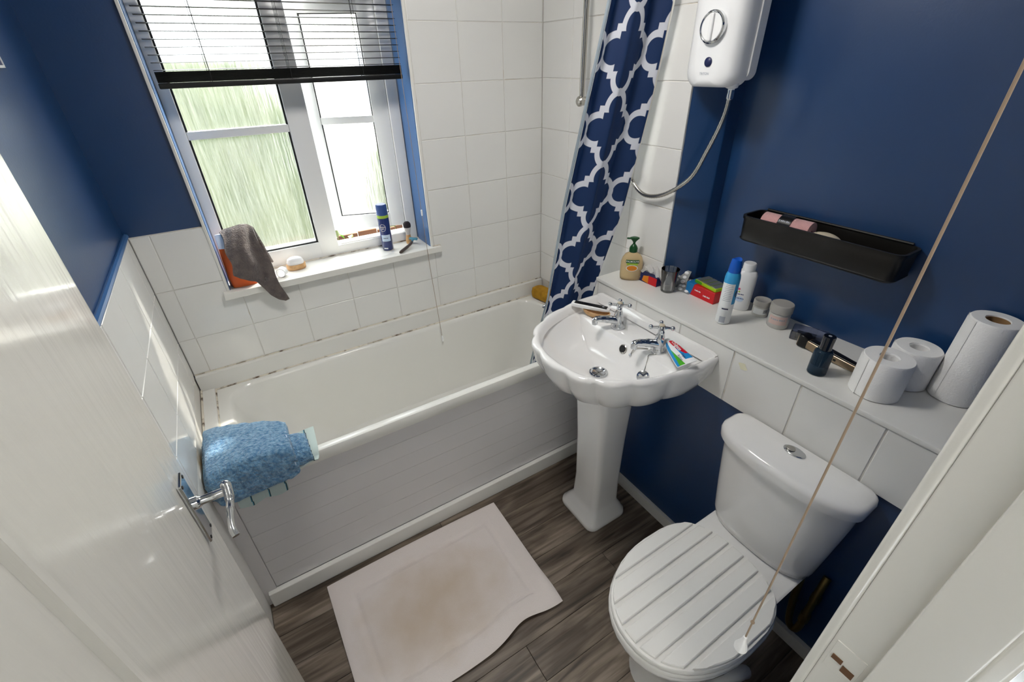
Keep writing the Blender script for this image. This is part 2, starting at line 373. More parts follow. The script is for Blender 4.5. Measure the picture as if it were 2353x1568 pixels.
# tiles
def tile_vf(r, th=.0075, ch=.0016):
    a0, a1, b0, b1 = r; h0, h1 = (a1 - a0)/2, (b1 - b0)/2
    ring = lambda i, d: [(-h0+i, -h1+i, d), (h0-i, -h1+i, d), (h0-i, h1-i, d), (-h0+i, h1-i, d)]
    return loft([ring(0, -th), ring(0, -ch), ring(ch, 0)])
def put_tile(parent, r, plane, gap=.0011):
    a0, a1, b0, b1 = r
    if a1 - a0 < .008 or b1 - b0 < .008: return
    V, F = tile_vf((a0 + gap, a1 - gap, b0 + gap, b1 - gap)); ca, cb = (a0+a1)/2, (b0+b1)/2
    dz = random.uniform(-.0006, .0002); ta, tb = random.uniform(-.002, .002), random.uniform(-.002, .002)
    P = []
    for u, v, d in V:
        d = d + dz + u*ta + v*tb
        if plane == 'window': P.append((u, -d, v))
        elif plane == 'left': P.append((d, u, v))
        elif plane == 'right': P.append((-d, u, v))
    o = obj('tile', P, F, 'tile', None, sharp=20)
    o.location = {'window': (ca, 0, cb), 'left': (0, ca, cb), 'right': (XR, ca, cb)}[plane] if not isinstance(parent, tuple) else (parent[1], ca, cb)
    o.parent = parent[0] if isinstance(parent, tuple) else parent
    return o
def put_L(parent, poly, g=.0011):
    cx_, cz_ = poly[0][0] + .08, poly[0][1] + .06
    q = [(x + math.copysign(g, cx_ - x), z + math.copysign(g, cz_ - z)) for x, z in poly]
    o = obj('tile', *loft([[(x - cx_, .0075, z - cz_) for x, z in q], [(x - cx_, 0, z - cz_) for x, z in q]]), 'tile', None, sharp=20); o.location = (cx_, 0, cz_); o.parent = parent
xs = [0.0, .0577] + [.0577 + .2055*k for k in range(1, 8)] + [1.70]
zs = [.7346, .8896] + [.8896 + .2062*k for k in range(1, 8)] + [ZC]
for i in range(len(xs) - 1):
    for k in range(len(zs) - 1):
        a0, a1, b0, b1 = xs[i], xs[i+1], zs[k], zs[k+1]
        if b0 >= 1.30 and a0 < WX0: continue
        if a1 <= WX0 or a0 >= WX1 or b1 <= WZ0:
            put_tile(ww, (a0, a1, b0, b1), 'window'); continue
        if a0 < WX0 and b0 < WZ0 < b1:
            put_L(ww, [(a0, b0), (a1, b0), (a1, WZ0), (WX0, WZ0), (WX0, b1), (a0, b1)]); continue
        if a1 > WX1 and b0 < WZ0 < b1:
            put_L(ww, [(a0, b0), (a1, b0), (a1, b1), (WX1, b1), (WX1, WZ0), (a0, WZ0)]); continue
        if a0 < WX0: put_tile(ww, (a0, WX0, b0, b1), 'window'); a0 = WX0
        if a1 > WX1: put_tile(ww, (WX1, a1, b0, b1), 'window'); a1 = WX1
        if b0 < WZ0: put_tile(ww, (a0, a1, b0, WZ0), 'window')
obj('grout', *join(box((0, .0025, .60), (XR + .01, .012, WZ0)), box((0, .0025, WZ0), (WX0, .012, 1.304)), box((WX1, .0025, WZ0), (XR + .01, .012, ZC))), 'grout', ww, smooth=False)
ys = [0, -.085, -.2905, -.496, -.7015, -.76]
for i in range(len(ys) - 1):
    for k in range(len(zs) - 1):
        if zs[k] > 1.28: break
        put_tile(wl, (ys[i+1], ys[i], zs[k], zs[k+1]), 'left')
obj('grout', *box((-.012, -.76, .60), (-.0025, .0, 1.304)), 'grout', wl, smooth=False)
obj('bead', *tube([(-.004, -.9, 1.312), (-.004, -.0, 1.312)], .009, 8), 'blue_glare', wl)
ys = [0, -.208, -.416, -.624, -.834]
for i in range(len(ys) - 1):
    for k in range(len(zs) - 1):
        put_tile(wr, (ys[i+1], ys[i], zs[k], zs[k+1]), 'right')
obj('grout', *box((XR + .0025, -.832, .60), (XR + .012, 0, ZC)), 'grout', wr, smooth=False)
ys = [-.632, -.858, -1.073, -1.287, -1.501, -1.716, -1.905]
for i in range(len(ys) - 1):
    o = put_tile((wk, XB), (ys[i+1], ys[i], .782, .984), 'right', .0022)
obj('grout', *box((XB + .003, YD, .784), (XB + .012, -.633, .985)), 'grout', wk, smooth=False)
V, F = disc_ = ([(0, .014*math.cos(a) + .004*math.sin(3*a), .012*math.sin(a)) for a in [2*PI*i/18 for i in range(18)]], [list(range(18))])
o = obj('stain', V, F, 'stain', None, fix=False, smooth=False); o.location = (XB - .0006, -1.325, .945); o.parent = wk
# skirting boards
struct('trim_5', *box((-.0095, -.78, 0), (-.001, -.613, .738), .002), 'white_paint', label='white board on the left wall below the tiles')
struct('baseboard_right', *box((XB - .008, YD, 0), (XB + .011, -.632, .058), .004), 'white_paint', label='white skirting board along the blue boxed wall')
struct('baseboard_bath', *box((.012, -.630, 0), (XB - .009, -.606, .078), .005), 'white_paint', label='white skirting board under the bath panel')

# ------------------------------------------------------------------ window
YF = .150            # inner face of the frame
struct('trim_2', *box((.203, -.024, WZ0 + .002), (1.115, .011, 1.05), .003), 'gloss', label='white gloss window sill')
sill = bpy.data.objects['trim_2']
obj('sealant', *join(tube([(.205, -.003, WZ0 + .001), (1.113, -.003, WZ0 + .001)], .0022, 6), tube(spline([(1.076, -.004, 1.0505), (1.110, -.004, 1.0505), (1.1165, -.004, 1.045), (1.1165, -.004, 1.022)], 4), .003, 6), tube([(WX0, YF - .001, 1.0505), (WX1, YF - .001, 1.0505)], .004, 6)), 'sealant', sill)
obj('sill_board', *box((WX0 + .001, .010, WZ0 + .001), (WX1 - .001, .27, 1.0495)), 'gloss', sill)
# reveal linings (wall blue, lightened to stand for sun glare)
rv = struct('trim_3', *join(box((WX1 - .006, .004, 1.05), (WX1 + .001, YF + .005, WZ1)), box((WX0 - .001, .004, 1.05), (WX0 + .006, YF + .005, WZ1))), 'blue_glare', label='blue window reveal with sun glare put into its paler colour')
obj('white_edge', *join(box((WX1 - .004, -.004, 1.05), (WX1 + .006, .006, ZC), .002), box((WX0 - .006, -.004, 1.05), (WX0 + .004, .006, ZC), .002)), 'gloss', rv)
win = struct('window_1', *join(
    box((WX0 + .006, YF, 1.05), (.268, .225, 2.09), .004),
    box((.609, YF, 1.05), (.690, .225, 2.09), .004),
    box((1.020, YF + .01, 1.05), (WX1 - .006, .225, 2.09), .004),
    box((.262, YF, 1.05), (.615, .225, 1.122), .004),
    box((.684, YF, 1.05), (1.026, .225, 1.092), .004),
    box((.262, YF, 2.03), (1.03, .225, 2.09), .004)), 'upvc', label='white plastic framed window with pattern glass')
obj('gasket', *join(box((.266, YF + .006, 1.119), (.2745, YF + .016, 2.03)), box((.6025, YF + .006, 1.119), (.611, YF + .016, 2.03)), box((.268, YF + .006, 1.119), (.609, YF + .016, 1.1275))), 'gasket', win, smooth=False)
obj('pane', *box((.262, YF + .018, 1.115), (.615, YF + .024, 2.035)), 'pattern_glass', win, smooth=False)
obj('glazing_bar', *box((.268, YF + .004, 1.568), (.609, YF + .030, 1.596), .003), 'upvc', win)
obj('stay_bar', *box((.70, YF - .004, 1.094), (.90, YF + .004, 1.100), .001), 'upvc', win)
# opened casement, hinged on its right side
sa = bpy.data.objects.new('casement', None); COL.objects.link(sa); sa.parent = win; sa.location = (1.018, .165, 0); sa.rotation_euler = (0, 0, -math.radians(20))
SW, s0, s1 = .345, 1.122, 2.02
obj('sash_frame', *join(box((-.068, 0, s0), (0, .06, s1), .004), box((-SW, 0, s0), (-SW + .062, .06, s1), .004), box((-SW + .055, 0, s0), (-.06, .06, s0 + .064), .004), box((-SW + .055, 0, s1 - .064), (-.06, .06, s1), .004)), 'upvc', sa, local=True)
obj('sash_gasket', *join(box((-.072, .006, s0 + .062), (-.067, .014, s1 - .06)), box((-SW + .061, .006, s0 + .062), (-SW + .066, .014, s1 - .06)), box((-SW + .062, .006, s0 + .062), (-.068, .014, s0 + .067)), box((-SW + .062, .006, s1 - .067), (-.068, .014, s1 - .062))), 'gasket', sa, smooth=False, local=True)
obj('sash_pane', *box((-SW + .055, .02, s0 + .055), (-.06, .026, s1 - .055)), 'pattern_glass', sa, smooth=False, local=True)
obj('sash_bar', *box((-SW + .062, .004, 1.572), (-.068, .03, 1.60), .003), 'upvc', sa, local=True)
# venetian blind
bl = thing('venetian_blind', 'black slatted venetian blind half raised in front of the window', 'blind', (.645, .03, 2.03))
bx0, bx1 = .247, 1.045
obj('headrail', *box((bx0, .012, 2.045), (bx1, .048, 2.085), .003), 'black_metal', bl)
def slat_mesh():
    rings = []
    for x in (-(bx1-bx0)/2, (bx1-bx0)/2):
        r = [(x, -.0125 + .025*k/6, .0022*math.sin(PI*k/6)) for k in range(7)] + [(x, .0125 - .025*k/6, .0022*math.sin(PI*k/6) - .0006) for k in range(7)]
        rings.append(r)
    return loft(rings)
sl0 = None
zsl = [1.784 + .0204*k for k in range(13)] + [1.7515 + .0021*k for k in range(14)]
for k, z in enumerate(zsl):
    if sl0 is None:
        sl0 = obj('slat', *slat_mesh(), 'black_slat', None, sharp=60); o = sl0
    else:
        o = sl0.copy(); COL.objects.link(o)
    o.parent = bl; o.location = Vector(((bx0+bx1)/2, .03, z)) - bl.location
    if k < 13: o.rotation_euler = (0, 0, 0)
obj('bottom_rail', *box((bx0 - .001, .016, 1.734), (bx1 + .001, .044, 1.750), .003), 'black_slat', bl)
for cx in (.397, .642, .895):
    obj('ladder_cord', *join(*[tube([(cx, yy, 1.748), (cx, yy, 2.05)], .0009, 5) for yy in (.0165, .0435)], tube([(cx - .006, .03, 1.735), (cx - .006, .03, 2.05)], .0009, 5)), 'dark', bl)
obj('pull_cord', *tube(spline([(1.032, .008, 2.05), (1.036, -.004, 1.6), (1.038, -.032, 1.06), (1.040, -.055, .80), (1.043, -.075, .60)]), .0011, 6), 'cord_beige', bl)
obj('cord_weight', *lathe([(.001, .02), (.003, .018), (.0055, -.004), (.005, -.012), (.001, -.013)], 12, (1.043, -.075, .588)), 'plastic_white', bl)
obj('cord_connector', *lathe([(.001, .014), (.004, .012), (.004, -.012), (.001, -.014)], 10, (1.0375, -.024, 1.22)), 'plastic_white', bl)

# ------------------------------------------------------------------ outside
struct('floor_garden', *box((-7, .3, -.30), (8, 14, -.25)), 'paving', label='garden ground beyond the window')
def blob(c, hx, hy, hz, amp, seed, n=26):
    V, F = sphere(1, n=n); out = []
    for v in V:
        p = Vector(v); q = Vector([math.copysign(abs(t)**.6, t) for t in p]); d = 1 + amp*mnoise.fractal(p*3.1 + Vector((seed, 0, 0)), 1, 2, 4)
        out.append((c[0] + q.x*hx*d, c[1] + q.y*hy*d, c[2] + q.z*hz*d))
    return out, F
tag(obj('hedge', *blob((-.75, 2.9, .75), 1.75, .5, 1.15, .22, 3), 'hedge'), 'green garden hedge seen blurred through the pattern glass', 'hedge')
tag(obj('hedge', *blob((3.0, 3.6, .35), 1.1, .5, .75, .25, 9), 'hedge'), 'lower green hedge farther back, seen through the open casement pane', 'hedge')
hs0 = thing('added_house', 'pale rendered house added beyond the garden to whiten the pattern glass', 'house', (3.4, 8.0, -.25))  # invented house, its pale wall makes the casement pane whiter
obj('house_wall', *box((1.5, 7.0, -.25), (6.5, 9.5, 3.6)), 'house_white', hs0, smooth=False)
obj('roof', *loft([[(x, 6.7, 3.55), (x, 8.25, 5.0), (x, 9.8, 3.55)] for x in (1.2, 6.8)]), 'roof_tile', hs0, smooth=False)
for wx in (2.6, 4.6):
    f_ = obj('house_window', *box((wx, 6.96, 1.0), (wx + .9, 7.02, 2.1), .01), 'upvc', hs0); obj('house_pane', *box((wx + .06, 6.95, 1.06), (wx + .84, 6.97, 2.04)), 'clear_bluish', f_, smooth=False)
fn = thing('garden_fence', 'brown wooden fence glimpsed through the gap under the open casement', 'fence', (1.2, 1.0, -.25))
for k in range(14):
    x = .35 + .125*k
    obj('fence_board', *box((x, 1.0, -.25), (x + .118, 1.02, .86 + .006*(k % 3)), .003, 1), 'fence_wood', fn)
obj('fence_rail', *box((.35, 1.02, .55), (2.1, 1.06, .62), .004), 'fence_wood', fn)
sh = thing('garden_shrub', 'bright green leafy shrub glimpsed through the gap under the casement', 'shrub', (.78, .82, -.25))
obj('stem', *tube(spline([(.78, .82, -.25), (.77, .80, .3), (.80, .78, .84)]), .008, 6), 'fence_wood', sh)
random.seed(3)
for k in range(40):
    a = random.uniform(0, 6.28); rr = random.uniform(.02, .14); z = random.uniform(.55, .95); s = random.uniform(.02, .035)
    c = Vector((.78 + rr*math.cos(a), .80 + .7*rr*math.sin(a), z)); M = Matrix.Translation(c) @ Matrix.Rotation(random.uniform(0, 6.28), 4, 'Z') @ Matrix.Rotation(random.uniform(-.9, .9), 4, 'X')
    lf = [(0, 0, 0), (s*.5, s*.5, .004), (0, s*1.5, 0), (-s*.5, s*.5, .004), (0, .5*s, -.003)]
    obj('leaf', [(M @ Vector(v))[:] for v in lf], [[0, 1, 4], [1, 2, 4], [2, 3, 4], [3, 0, 4]], 'leaf', sh, fix=False)

# ------------------------------------------------------------------ bath
ba = thing('bathtub', 'white built-in bath with low side panel under the window', 'bathtub', (.85, -.31, 0))
ZR = .655
x0, x1, y0, y1 = .004, 1.696, -.622, -.004; cx, cy, hx, hy = (x0+x1)/2, (y0+y1)/2, (x1-x0)/2, (y1-y0)/2
def rr_off(l, r, f, bk, rad, z): return rrect((x0+l+x1-r)/2, (y0+f+y1-bk)/2, (x1-r-x0-l)/2, (y1-bk-y0-f)/2, rad, z, 8)
rings = [rr_off(.008, .002, .014, .002, .012, .606), rr_off(.002, 0, .002, 0, .012, .606), rr_off(0, 0, 0, 0, .014, .612), rr_off(0, 0, 0, 0, .014, ZR - .010), rr_off(.003, .002, .003, .002, .014, ZR - .002), rr_off(.010, .006, .009, .006, .014, ZR),
         rr_off(.085, .085, .030, .030, .10, ZR), rr_off(.095, .092, .036, .036, .10, ZR - .004), rr_off(.103, .098, .042, .042, .10, ZR - .016), rr_off(.125, .105, .055, .052, .11, ZR - .08),
         rr_off(.20, .125, .075, .07, .12, .45), rr_off(.29, .15, .095, .09, .13, .34), rr_off(.35, .18, .12, .11, .12, .285), rr_off(.42, .24, .17, .16, .10, .262), rr_off(.60, .50, .25, .24, .05, .255)]
obj('tub', *loft(rings, False, True), 'acrylic', ba, sharp=38)
pn_ = obj('panel', *box((.012, -.598, .06), (XB - .004, -.590, .612)), 'panel', ba)
nb = 7
for k in range(nb):
    za, zb = lerp(.078, .607, k/nb), lerp(.078, .607, (k+1)/nb)
    obj('board', *box((.045, -.606 - .0003*(k % 2), za + .0003), (XB - .004, -.596, zb - .0003), .0009, 2), 'panel', pn_)
obj('batten', *box((-.008, -.612, .0), (.044, -.596, .607), .002), 'panel', ba)
# trims and mould-stained sealant round the back and left rim
def quad(a, b, r, up, side):
    A, B = Vector(a), Vector(b); prof = [(0, 0)] + [(r*math.cos(t*PI/12), r*math.sin(t*PI/12)) for t in range(7)]
    return loft([[(P + Vector(side)*u + Vector((0, 0, 1))*v)[:] for u, v in prof] for P in (A, B)])
obj('back_trim', *box((.002, -.022, ZR), (1.698, -.001, .7335), .004), 'white_paint', ba)
obj('left_trim', *box((.002, -.60, ZR + .0005), (.050, -.024, ZR + .012), .003), 'white_paint', ba)
obj('sealant', *join(tube([(.002, -.023, ZR + .001), (1.698, -.023, ZR + .001)], .0042, 8), tube([(.002, -.002, .7345), (1.698, -.002, .7345)], .0032, 8), tube([(.003, -.60, ZR + .012), (.003, -.02, ZR + .013)], .0042, 8), tube([(.051, -.60, ZR + .001), (.051, -.02, ZR + .001)], .0038, 8), tube([(1.697, -.60, ZR + .001), (1.697, -.02, ZR + .001)], .004, 8)), 'sealant', ba)
# ------------------------------------------------------------------ basin
bs = thing('wash_basin', 'white shell-edged pedestal basin with two cross-head taps', 'basin', (1.36, -.945, 0))
YC = -.945
def bring(w, d, xb, z, amp=0, ey=.82, ex=.78, nf=99, nbk=21, zf=0):
    out = []
    for i in range(nf):
        f = -PI/2 + PI*i/(nf-1); sy, cxx = math.sin(f), max(0, math.cos(f))
        s = 1 - amp*(1 - abs(math.sin(9*(f + PI/2)))**.7)
        out.append((xb - d*cxx**ex*s, YC + w*math.copysign(abs(sy)**ey, sy)*s, z + zf*abs(sy)))
    for i in range(1, nbk): out.append((xb, YC + w*(1 - 2*i/nbk), z + zf))
    return out
R_ = [bring(.08, .16, 1.46, .715), bring(.16, .28, 1.53, .728, .02), bring(.228, .385, 1.549, .765, .04), bring(.272, .442, 1.549, .810, .045), bring(.297, .471, 1.549, .862, .042), bring(.303, .480, 1.549, .905, .034), bring(.306, .484, 1.549, .922, .030), bring(.303, .480, 1.549, .931, .026), bring(.295, .470, 1.548, .935, .02),
      bring(.286, .458, 1.546, .934, .008), bring(.276, .446, 1.542, .928), bring(.268, .436, 1.537, .914), bring(.262, .428, 1.532, .905), bring(.250, .305, 1.408, .902, 0), bring(.243, .298, 1.402, .897), bring(.225, .275, 1.392, .872), bring(.192, .235, 1.380, .838), bring(.135, .165, 1.358, .808), bring(.07, .085, 1.333, .796), bring(.03, .045, 1.315, .793)]
obj('bowl', *loft(R_, True, True), 'ceramic', bs, sharp=75)
# raised splash lip along the back
obj('back_lip', *loft([[(1.549, y, .925), (1.549, y, .945 - q), (1.536, y, .944 - q), (1.524, y, .930 - q), (1.518, y, .912)] for y, q in ((YC + .29, .006), (YC + .27, 0), (YC, .003), (YC - .27, 0), (YC - .29, .006))]), 'ceramic', bs)
# pedestal column
def pring(sx, sy, cxx, z, r): return rrect(cxx - .016, -.935, sx, sy, r, z, 5)
obj('pedestal', *loft([pring(.104, .112, 1.366, 0, .035), pring(.107, .115, 1.366, .012, .036), pring(.105, .113, 1.366, .028, .036), pring(.094, .101, 1.369, .040, .03), pring(.092, .099, 1.369, .050, .03), pring(.080, .086, 1.372, .066, .026), pring(.073, .079, 1.374, .085, .024), pring(.070, .076, 1.376, .20, .024), pring(.074, .080, 1.374, .45, .026), pring(.083, .088, 1.370, .66, .03), pring(.093, .096, 1.365, .78, .03)]), 'ceramic', bs, sharp=50)
obj('overflow', *xf(lathe([(.016, 0), (.017, .002), (.014, .004), (.0135, -.004), (.001, -.004)], 20), Matrix.Translation((1.393, -.965, .876)) @ Matrix.Rotation(-1.15, 4, 'Y')), 'chrome_dull', bs)
obj('overflow_hole', *xf(lathe([(.0125, .0), (.0125, .0045), (.001, .0046)], 18), Matrix.Translation((1.393, -.965, .876)) @ Matrix.Rotation(-1.15, 4, 'Y')), 'dark', bs)
obj('waste', *lathe([(.034, .000), (.034, .003), (.028, .0045), (.024, .002), (.024, -.006), (.001, -.006)], 28, (1.300, -.945, .7955)), 'chrome', bs)
obj('waste_grid', *join(box((1.278, -.9475, .793), (1.322, -.9425, .7965)), box((1.2975, -.967, .793), (1.3025, -.923, .7965))), 'chrome_dull', bs)
def tap(x, y, rz):
    M = Matrix.Translation((x, y, .904)) @ Matrix.Rotation(rz, 4, 'Z')
    body = join(lathe([(.027, 0), (.027, .006), (.023, .014), (.0195, .03), (.018, .045), (.016, .058), (.012, .070), (.010, .074), (.0105, .086), (.009, .090)], 24),
                tube(spline([(-.005, 0, .030), (-.035, 0, .038), (-.065, 0, .044), (-.088, 0, .046), (-.096, 0, .040)], 5), [.017]*3 + [.0155]*5 + [.013]*5 + [.0115]*6 + [.0115]*2, 14),
                lathe([(.011, 0), (.0115, .016), (.010, .020)], 16, (-.094, 0, .026)))
    t = obj('tap', *xf(body, M), 'chrome', bs, sharp=50)
    arms = [lathe([(.006, .084), (.0125, .088), (.0135, .096), (.011, .102), (.001, .103)], 20)]
    for k in range(4):
        a = PI/4 + k*PI/2 + .35; c, s_ = math.cos(a), math.sin(a)
        arms += [tube([(.008*c, .008*s_, .094), (.032*c, .032*s_, .094)], [.0058, .0042], 10), sphere(.0085, (.036*c, .036*s_, .094), 8)]
    h = obj('cross_handle', *xf(join(*arms), M), 'chrome', t)
    obj('index_cap', *xf(lathe([(.0095, .102), (.0095, .105), (.006, .107), (.001, .1075)], 18), M), 'cream', t)
    return t
tap(1.452, -.868, -.35); tap(1.452, -1.072, -.35)
# plug on a chain
obj('chain', *tube(spline([(1.430, -1.085, .906), (1.405, -1.075, .905), (1.398, -1.078, .895), (1.392, -1.080, .87), (1.375, -1.088, .846)], 6), .0016, 6), 'chrome_dull', bs)
pl = obj('plug', *xf(lathe([(.019, 0), (.022, .004), (.022, .009), (.017, .012), (.001, .013)], 22), Matrix.Translation((1.374, -1.090, .834)) @ Matrix.Rotation(-.9, 4, 'Y') @ Matrix.Rotation(.5, 4, 'X')), 'chrome', bs)
obj('plug_bracket', *tube(spline([(1.432, -1.045, .905), (1.405, -1.02, .905), (1.395, -1.01, .893), (1.393, -1.005, .878)], 6), .0018, 6), 'chrome_dull', bs)
obj('bracket_knob', *sphere(.006, (1.391, -1.004, .872), 8), 'chrome', bs)
# ------------------------------------------------------------------ toilet
to = thing('toilet', 'white close-coupled toilet with grooved lid, closed', 'toilet', (1.25, -1.565, 0))
YT = -1.570
def cring(z, w, xf_, bow, r=.05, xb=1.538):
    # rounded front-bowed cistern section
    out = []; n = 28; rb_ = min(.030, w*.5)
    for i in range(n + 1):
        t = -math.cos(PI*i/n); e_ = (1 - abs(t)**4)**.5
        out.append((xf_ + .055 - (.055*e_ + bow*(1 - t*t)), YT + w*t, z))
    for k in range(5): a_ = PI/2*k/4; out.append((xb - rb_ + rb_*math.sin(a_), YT + w - rb_ + rb_*math.cos(a_), z))
    for k in range(5): a_ = PI/2*k/4; out.append((xb - rb_ + rb_*math.cos(a_), YT - w + rb_ - rb_*math.sin(a_), z))
    return out
obj('cistern', *loft([cring(.405, .150, 1.450, .010), cring(.414, .162, 1.440, .012), cring(.45, .168, 1.434, .014), cring(.56, .180, 1.430, .016), cring(.68, .192, 1.428, .018), cring(.755, .198, 1.426, .019)]), 'ceramic', to, sharp=50)
ld = obj('cistern_lid', *loft([cring(.752, .202, 1.422, .020), cring(.756, .208, 1.414, .022, xb=1.546), cring(.780, .210, 1.412, .022, xb=1.547), cring(.793, .207, 1.415, .022, xb=1.546), cring(.800, .198, 1.424, .02, xb=1.543), cring(.803, .16, 1.450, .012, xb=1.538)]), 'ceramic', to, sharp=50)
obj('flush_button', *xf(join(lathe([(.026, 0), (.026, .003), (.023, .005), (.020, .0045), (.001, .0045)], 28)), Matrix.Translation((1.500, YT + .005, .802)) @ Matrix.Diagonal((.8, 1.2, 1, 1))), 'chrome', ld)
obj('flush_small', *xf(lathe([(.0001, .0052), (.011, .0052), (.0125, .0065), (.009, .0078), (.001, .0078)], 20), Matrix.Translation((1.500, YT + .017, .802))), 'chrome_dull', ld)
def dshape(s, z, xf_=.888, xb=1.382, w=.198, n=40):
    # toilet seat outline: round front, flattened back
    out = []; cxm = 1.155
    for i in range(n):
        a = 2*PI*i/n; ca, sa_ = math.cos(a), math.sin(a)
        if ca < 0: X = cxm + (cxm - xf_)*ca*s
        else: X = cxm + (xb - cxm)*math.copysign(abs(ca)**.62, ca)*s
        out.append((X, YT + w*math.copysign(abs(sa_)**(.92 if ca < 0 else .78), sa_)*s, z))
    return out
obj('bowl', *loft([[(lerp(1.20, x, .62) , lerp(YT, y, .60), 0) for x, y, z in dshape(1, 0)], [(lerp(1.21, x, .58), lerp(YT, y, .55), .10) for x, y, z in dshape(1, 0)], [(lerp(1.20, x, .66), lerp(YT, y, .64), .22) for x, y, z in dshape(1, 0)], [(lerp(1.18, x, .86), lerp(YT, y, .85), .32) for x, y, z in dshape(1, 0)], dshape(.975, .375), dshape(.99, .395), dshape(.98, .402)]), 'ceramic', to, sharp=60)
obj('deck', *loft([rrect(1.42, YT, .10, .105, .03, .18), rrect(1.42, YT, .11, .125, .03, .32), rrect(1.42, YT, .115, .150, .035, .385), rrect(1.42, YT, .115, .155, .035, .402), rrect(1.42, YT, .108, .148, .03, .406)]), 'ceramic', to, sharp=50)
obj('seat_ring', *loft([dshape(.985, .404), dshape(1.0, .407), dshape(1.0, .418), dshape(.99, .423)]), 'seat', to, sharp=50)
lid = obj('seat_lid', *loft([dshape(.97, .424), dshape(.985, .426), dshape(.985, .436), dshape(.975, .4405)]), 'seat', to, sharp=50)
# the lid's long slats, cut from its outline
outl = [(p[0], p[1]) for p in dshape(.970, 0, n=160)]
edges = [-.192, -.136, -.081, -.027, .027, .081, .136, .192]
for k in range(7):
    a, b_ = YT + edges[k] + .0062, YT + edges[k+1] - .0062
    poly = [(x, min(max(y, a), b_)) for x, y in outl if a - .02 < y < b_ + .02]
    pts = [(x, y) for x, y in outl if a <= y <= b_]
    def xat(yv, front):
        best = None
        for i in range(len(outl)):
            (xa, ya), (xb_, yb) = outl[i], outl[(i+1) % len(outl)]
            if (ya - yv)*(yb - yv) <= 0 and ya != yb:
                X = xa + (xb_ - xa)*(yv - ya)/(yb - ya)
                if best is None or (X < best if front else X > best): best = X
        return best
    nn = 8; fr = []; bk = []
    for i in range(nn + 1):
        yv = lerp(a, b_, i/nn); X0, X1 = xat(yv, True), xat(yv, False)
        if X0 is None: continue
        fr.append((X0 + .006, yv)); bk.append((X1 - .006, yv))
    poly = fr + bk[::-1]
    c_ = (sum(p[0] for p in poly)/len(poly), sum(p[1] for p in poly)/len(poly))
    sh_ = lambda q, z: [(x + math.copysign(min(q, abs(c_[0]-x)), c_[0]-x), y + math.copysign(min(q, abs(c_[1]-y)), c_[1]-y), z) for x, y in poly]
    obj('slat', *loft([sh_(0, .438), sh_(.0008, .4468), sh_(.0030, .4490)]), 'seat', lid, sharp=35)
obj('inlet_pipe', *join(tube(spline([(1.50, -1.715, .40), (1.502, -1.722, .28), (1.505, -1.738, .17), (1.508, -1.755, .145), (1.508, -1.768, .17), (1.512, -1.768, .28), (1.53, -1.765, .36), (1.555, -1.762, .40)], 6), .011, 10), tube([(1.51, -1.768, .21), (1.513, -1.768, .245)], .015, 8), tube([(1.52, -1.767, .31), (1.528, -1.766, .335)], .014, 8)), 'brass', to)
obj('floor_spigot', *tube(spline([(1.20, -1.70, .0), (1.22, -1.715, .06), (1.26, -1.735, .085), (1.30, -1.74, .07), (1.315, -1.74, .045)], 6), [.02]*25, 12), 'plastic_white', to)
# ------------------------------------------------------------------ shower
XU = 1.742
su = thing('electric_shower', 'white electric shower unit with round chrome-ringed dial on the blue wall', 'shower unit', (XU, -.921, 1.705))
YU, ZU = -.921, 1.705
def uring(x, w, z0, z1, r): # section in the yz plane
    pts = rrect(0, 0, w, (z1 - z0)/2, r, 0, 8); return [(x, YU + a, (z0+z1)/2 + b_ - .012*max(0, 1 - (a/w)**2)*(1 if b_ < 0 else 0)) for a, b_, _ in pts]
obj('back_plate', *loft([uring(XU, .098, ZU + .018, 2.035, .02), uring(XU - .030, .096, ZU + .018, 2.035, .02)]), 'plastic_white', su, sharp=50)
cv = obj('front_cover', *loft([uring(XU - .028, .092, ZU + .006, 2.04, .025), uring(XU - .060, .090, ZU + .004, 2.042, .03), uring(XU - .082, .082, ZU + .006, 2.04, .035), uring(XU - .094, .066, ZU + .014, 2.03, .035), uring(XU - .099, .040, ZU + .03, 2.01, .03)]), 'plastic_white', su, sharp=60)
MX = lambda y, z, x=XU - .099: Matrix.Translation((x, y, z)) @ Matrix.Rotation(-PI/2, 4, 'Y')
obj('dial', *xf(lathe([(.036, -.004), (.036, .010), (.033, .013), (.001, .013)], 40), MX(YU - .004, 1.853)), 'plastic_white', su)
obj('dial_ring', *xf(lathe([(.036, -.002), (.0405, 0), (.0405, .012), (.037, .0145), (.0345, .0135)], 40, loop=True), MX(YU - .004, 1.853)), 'chrome', su)
obj('dial_pointer', *xf(box((-.034, -.006, .012), (.034, .006, .020), .004), MX(YU - .004, 1.853)), 'plastic_white', su)
obj('power_button', *xf(lathe([(.0125, -.003), (.0125, .003), (.009, .006), (.001, .0065)], 24), MX(YU - .004, 1.768, XU - .0985)), 'navy_dark', su)
obj('upper_button', *xf(lathe([(.015, -.003), (.015, .003), (.011, .006), (.001, .0065)], 24), MX(YU - .004, 1.935)), 'chrome', su)
V, F = textvf('TRITON', .009)
obj('lettering', [(XU - .1000, YU + .004 - a, 1.738 + b_) for a, b_, _ in V], F, 'grey_print', su, fix=False)
obj('outlet', *join(lathe([(.022, .02), (.020, 0), (.017, -.012), (.012, -.014)], 20, (XU - .045, YU - .060, ZU + .008)), lathe([(.0095, 0), (.0095, -.018), (.007, -.02)], 16, (XU - .045, YU - .060, ZU - .006))), 'plastic_white', su)
hs = thing('shower_hose', 'flexible chrome shower hose hanging from the shower unit', 'hose', (XU - .045, YU - .06, ZU - .02))
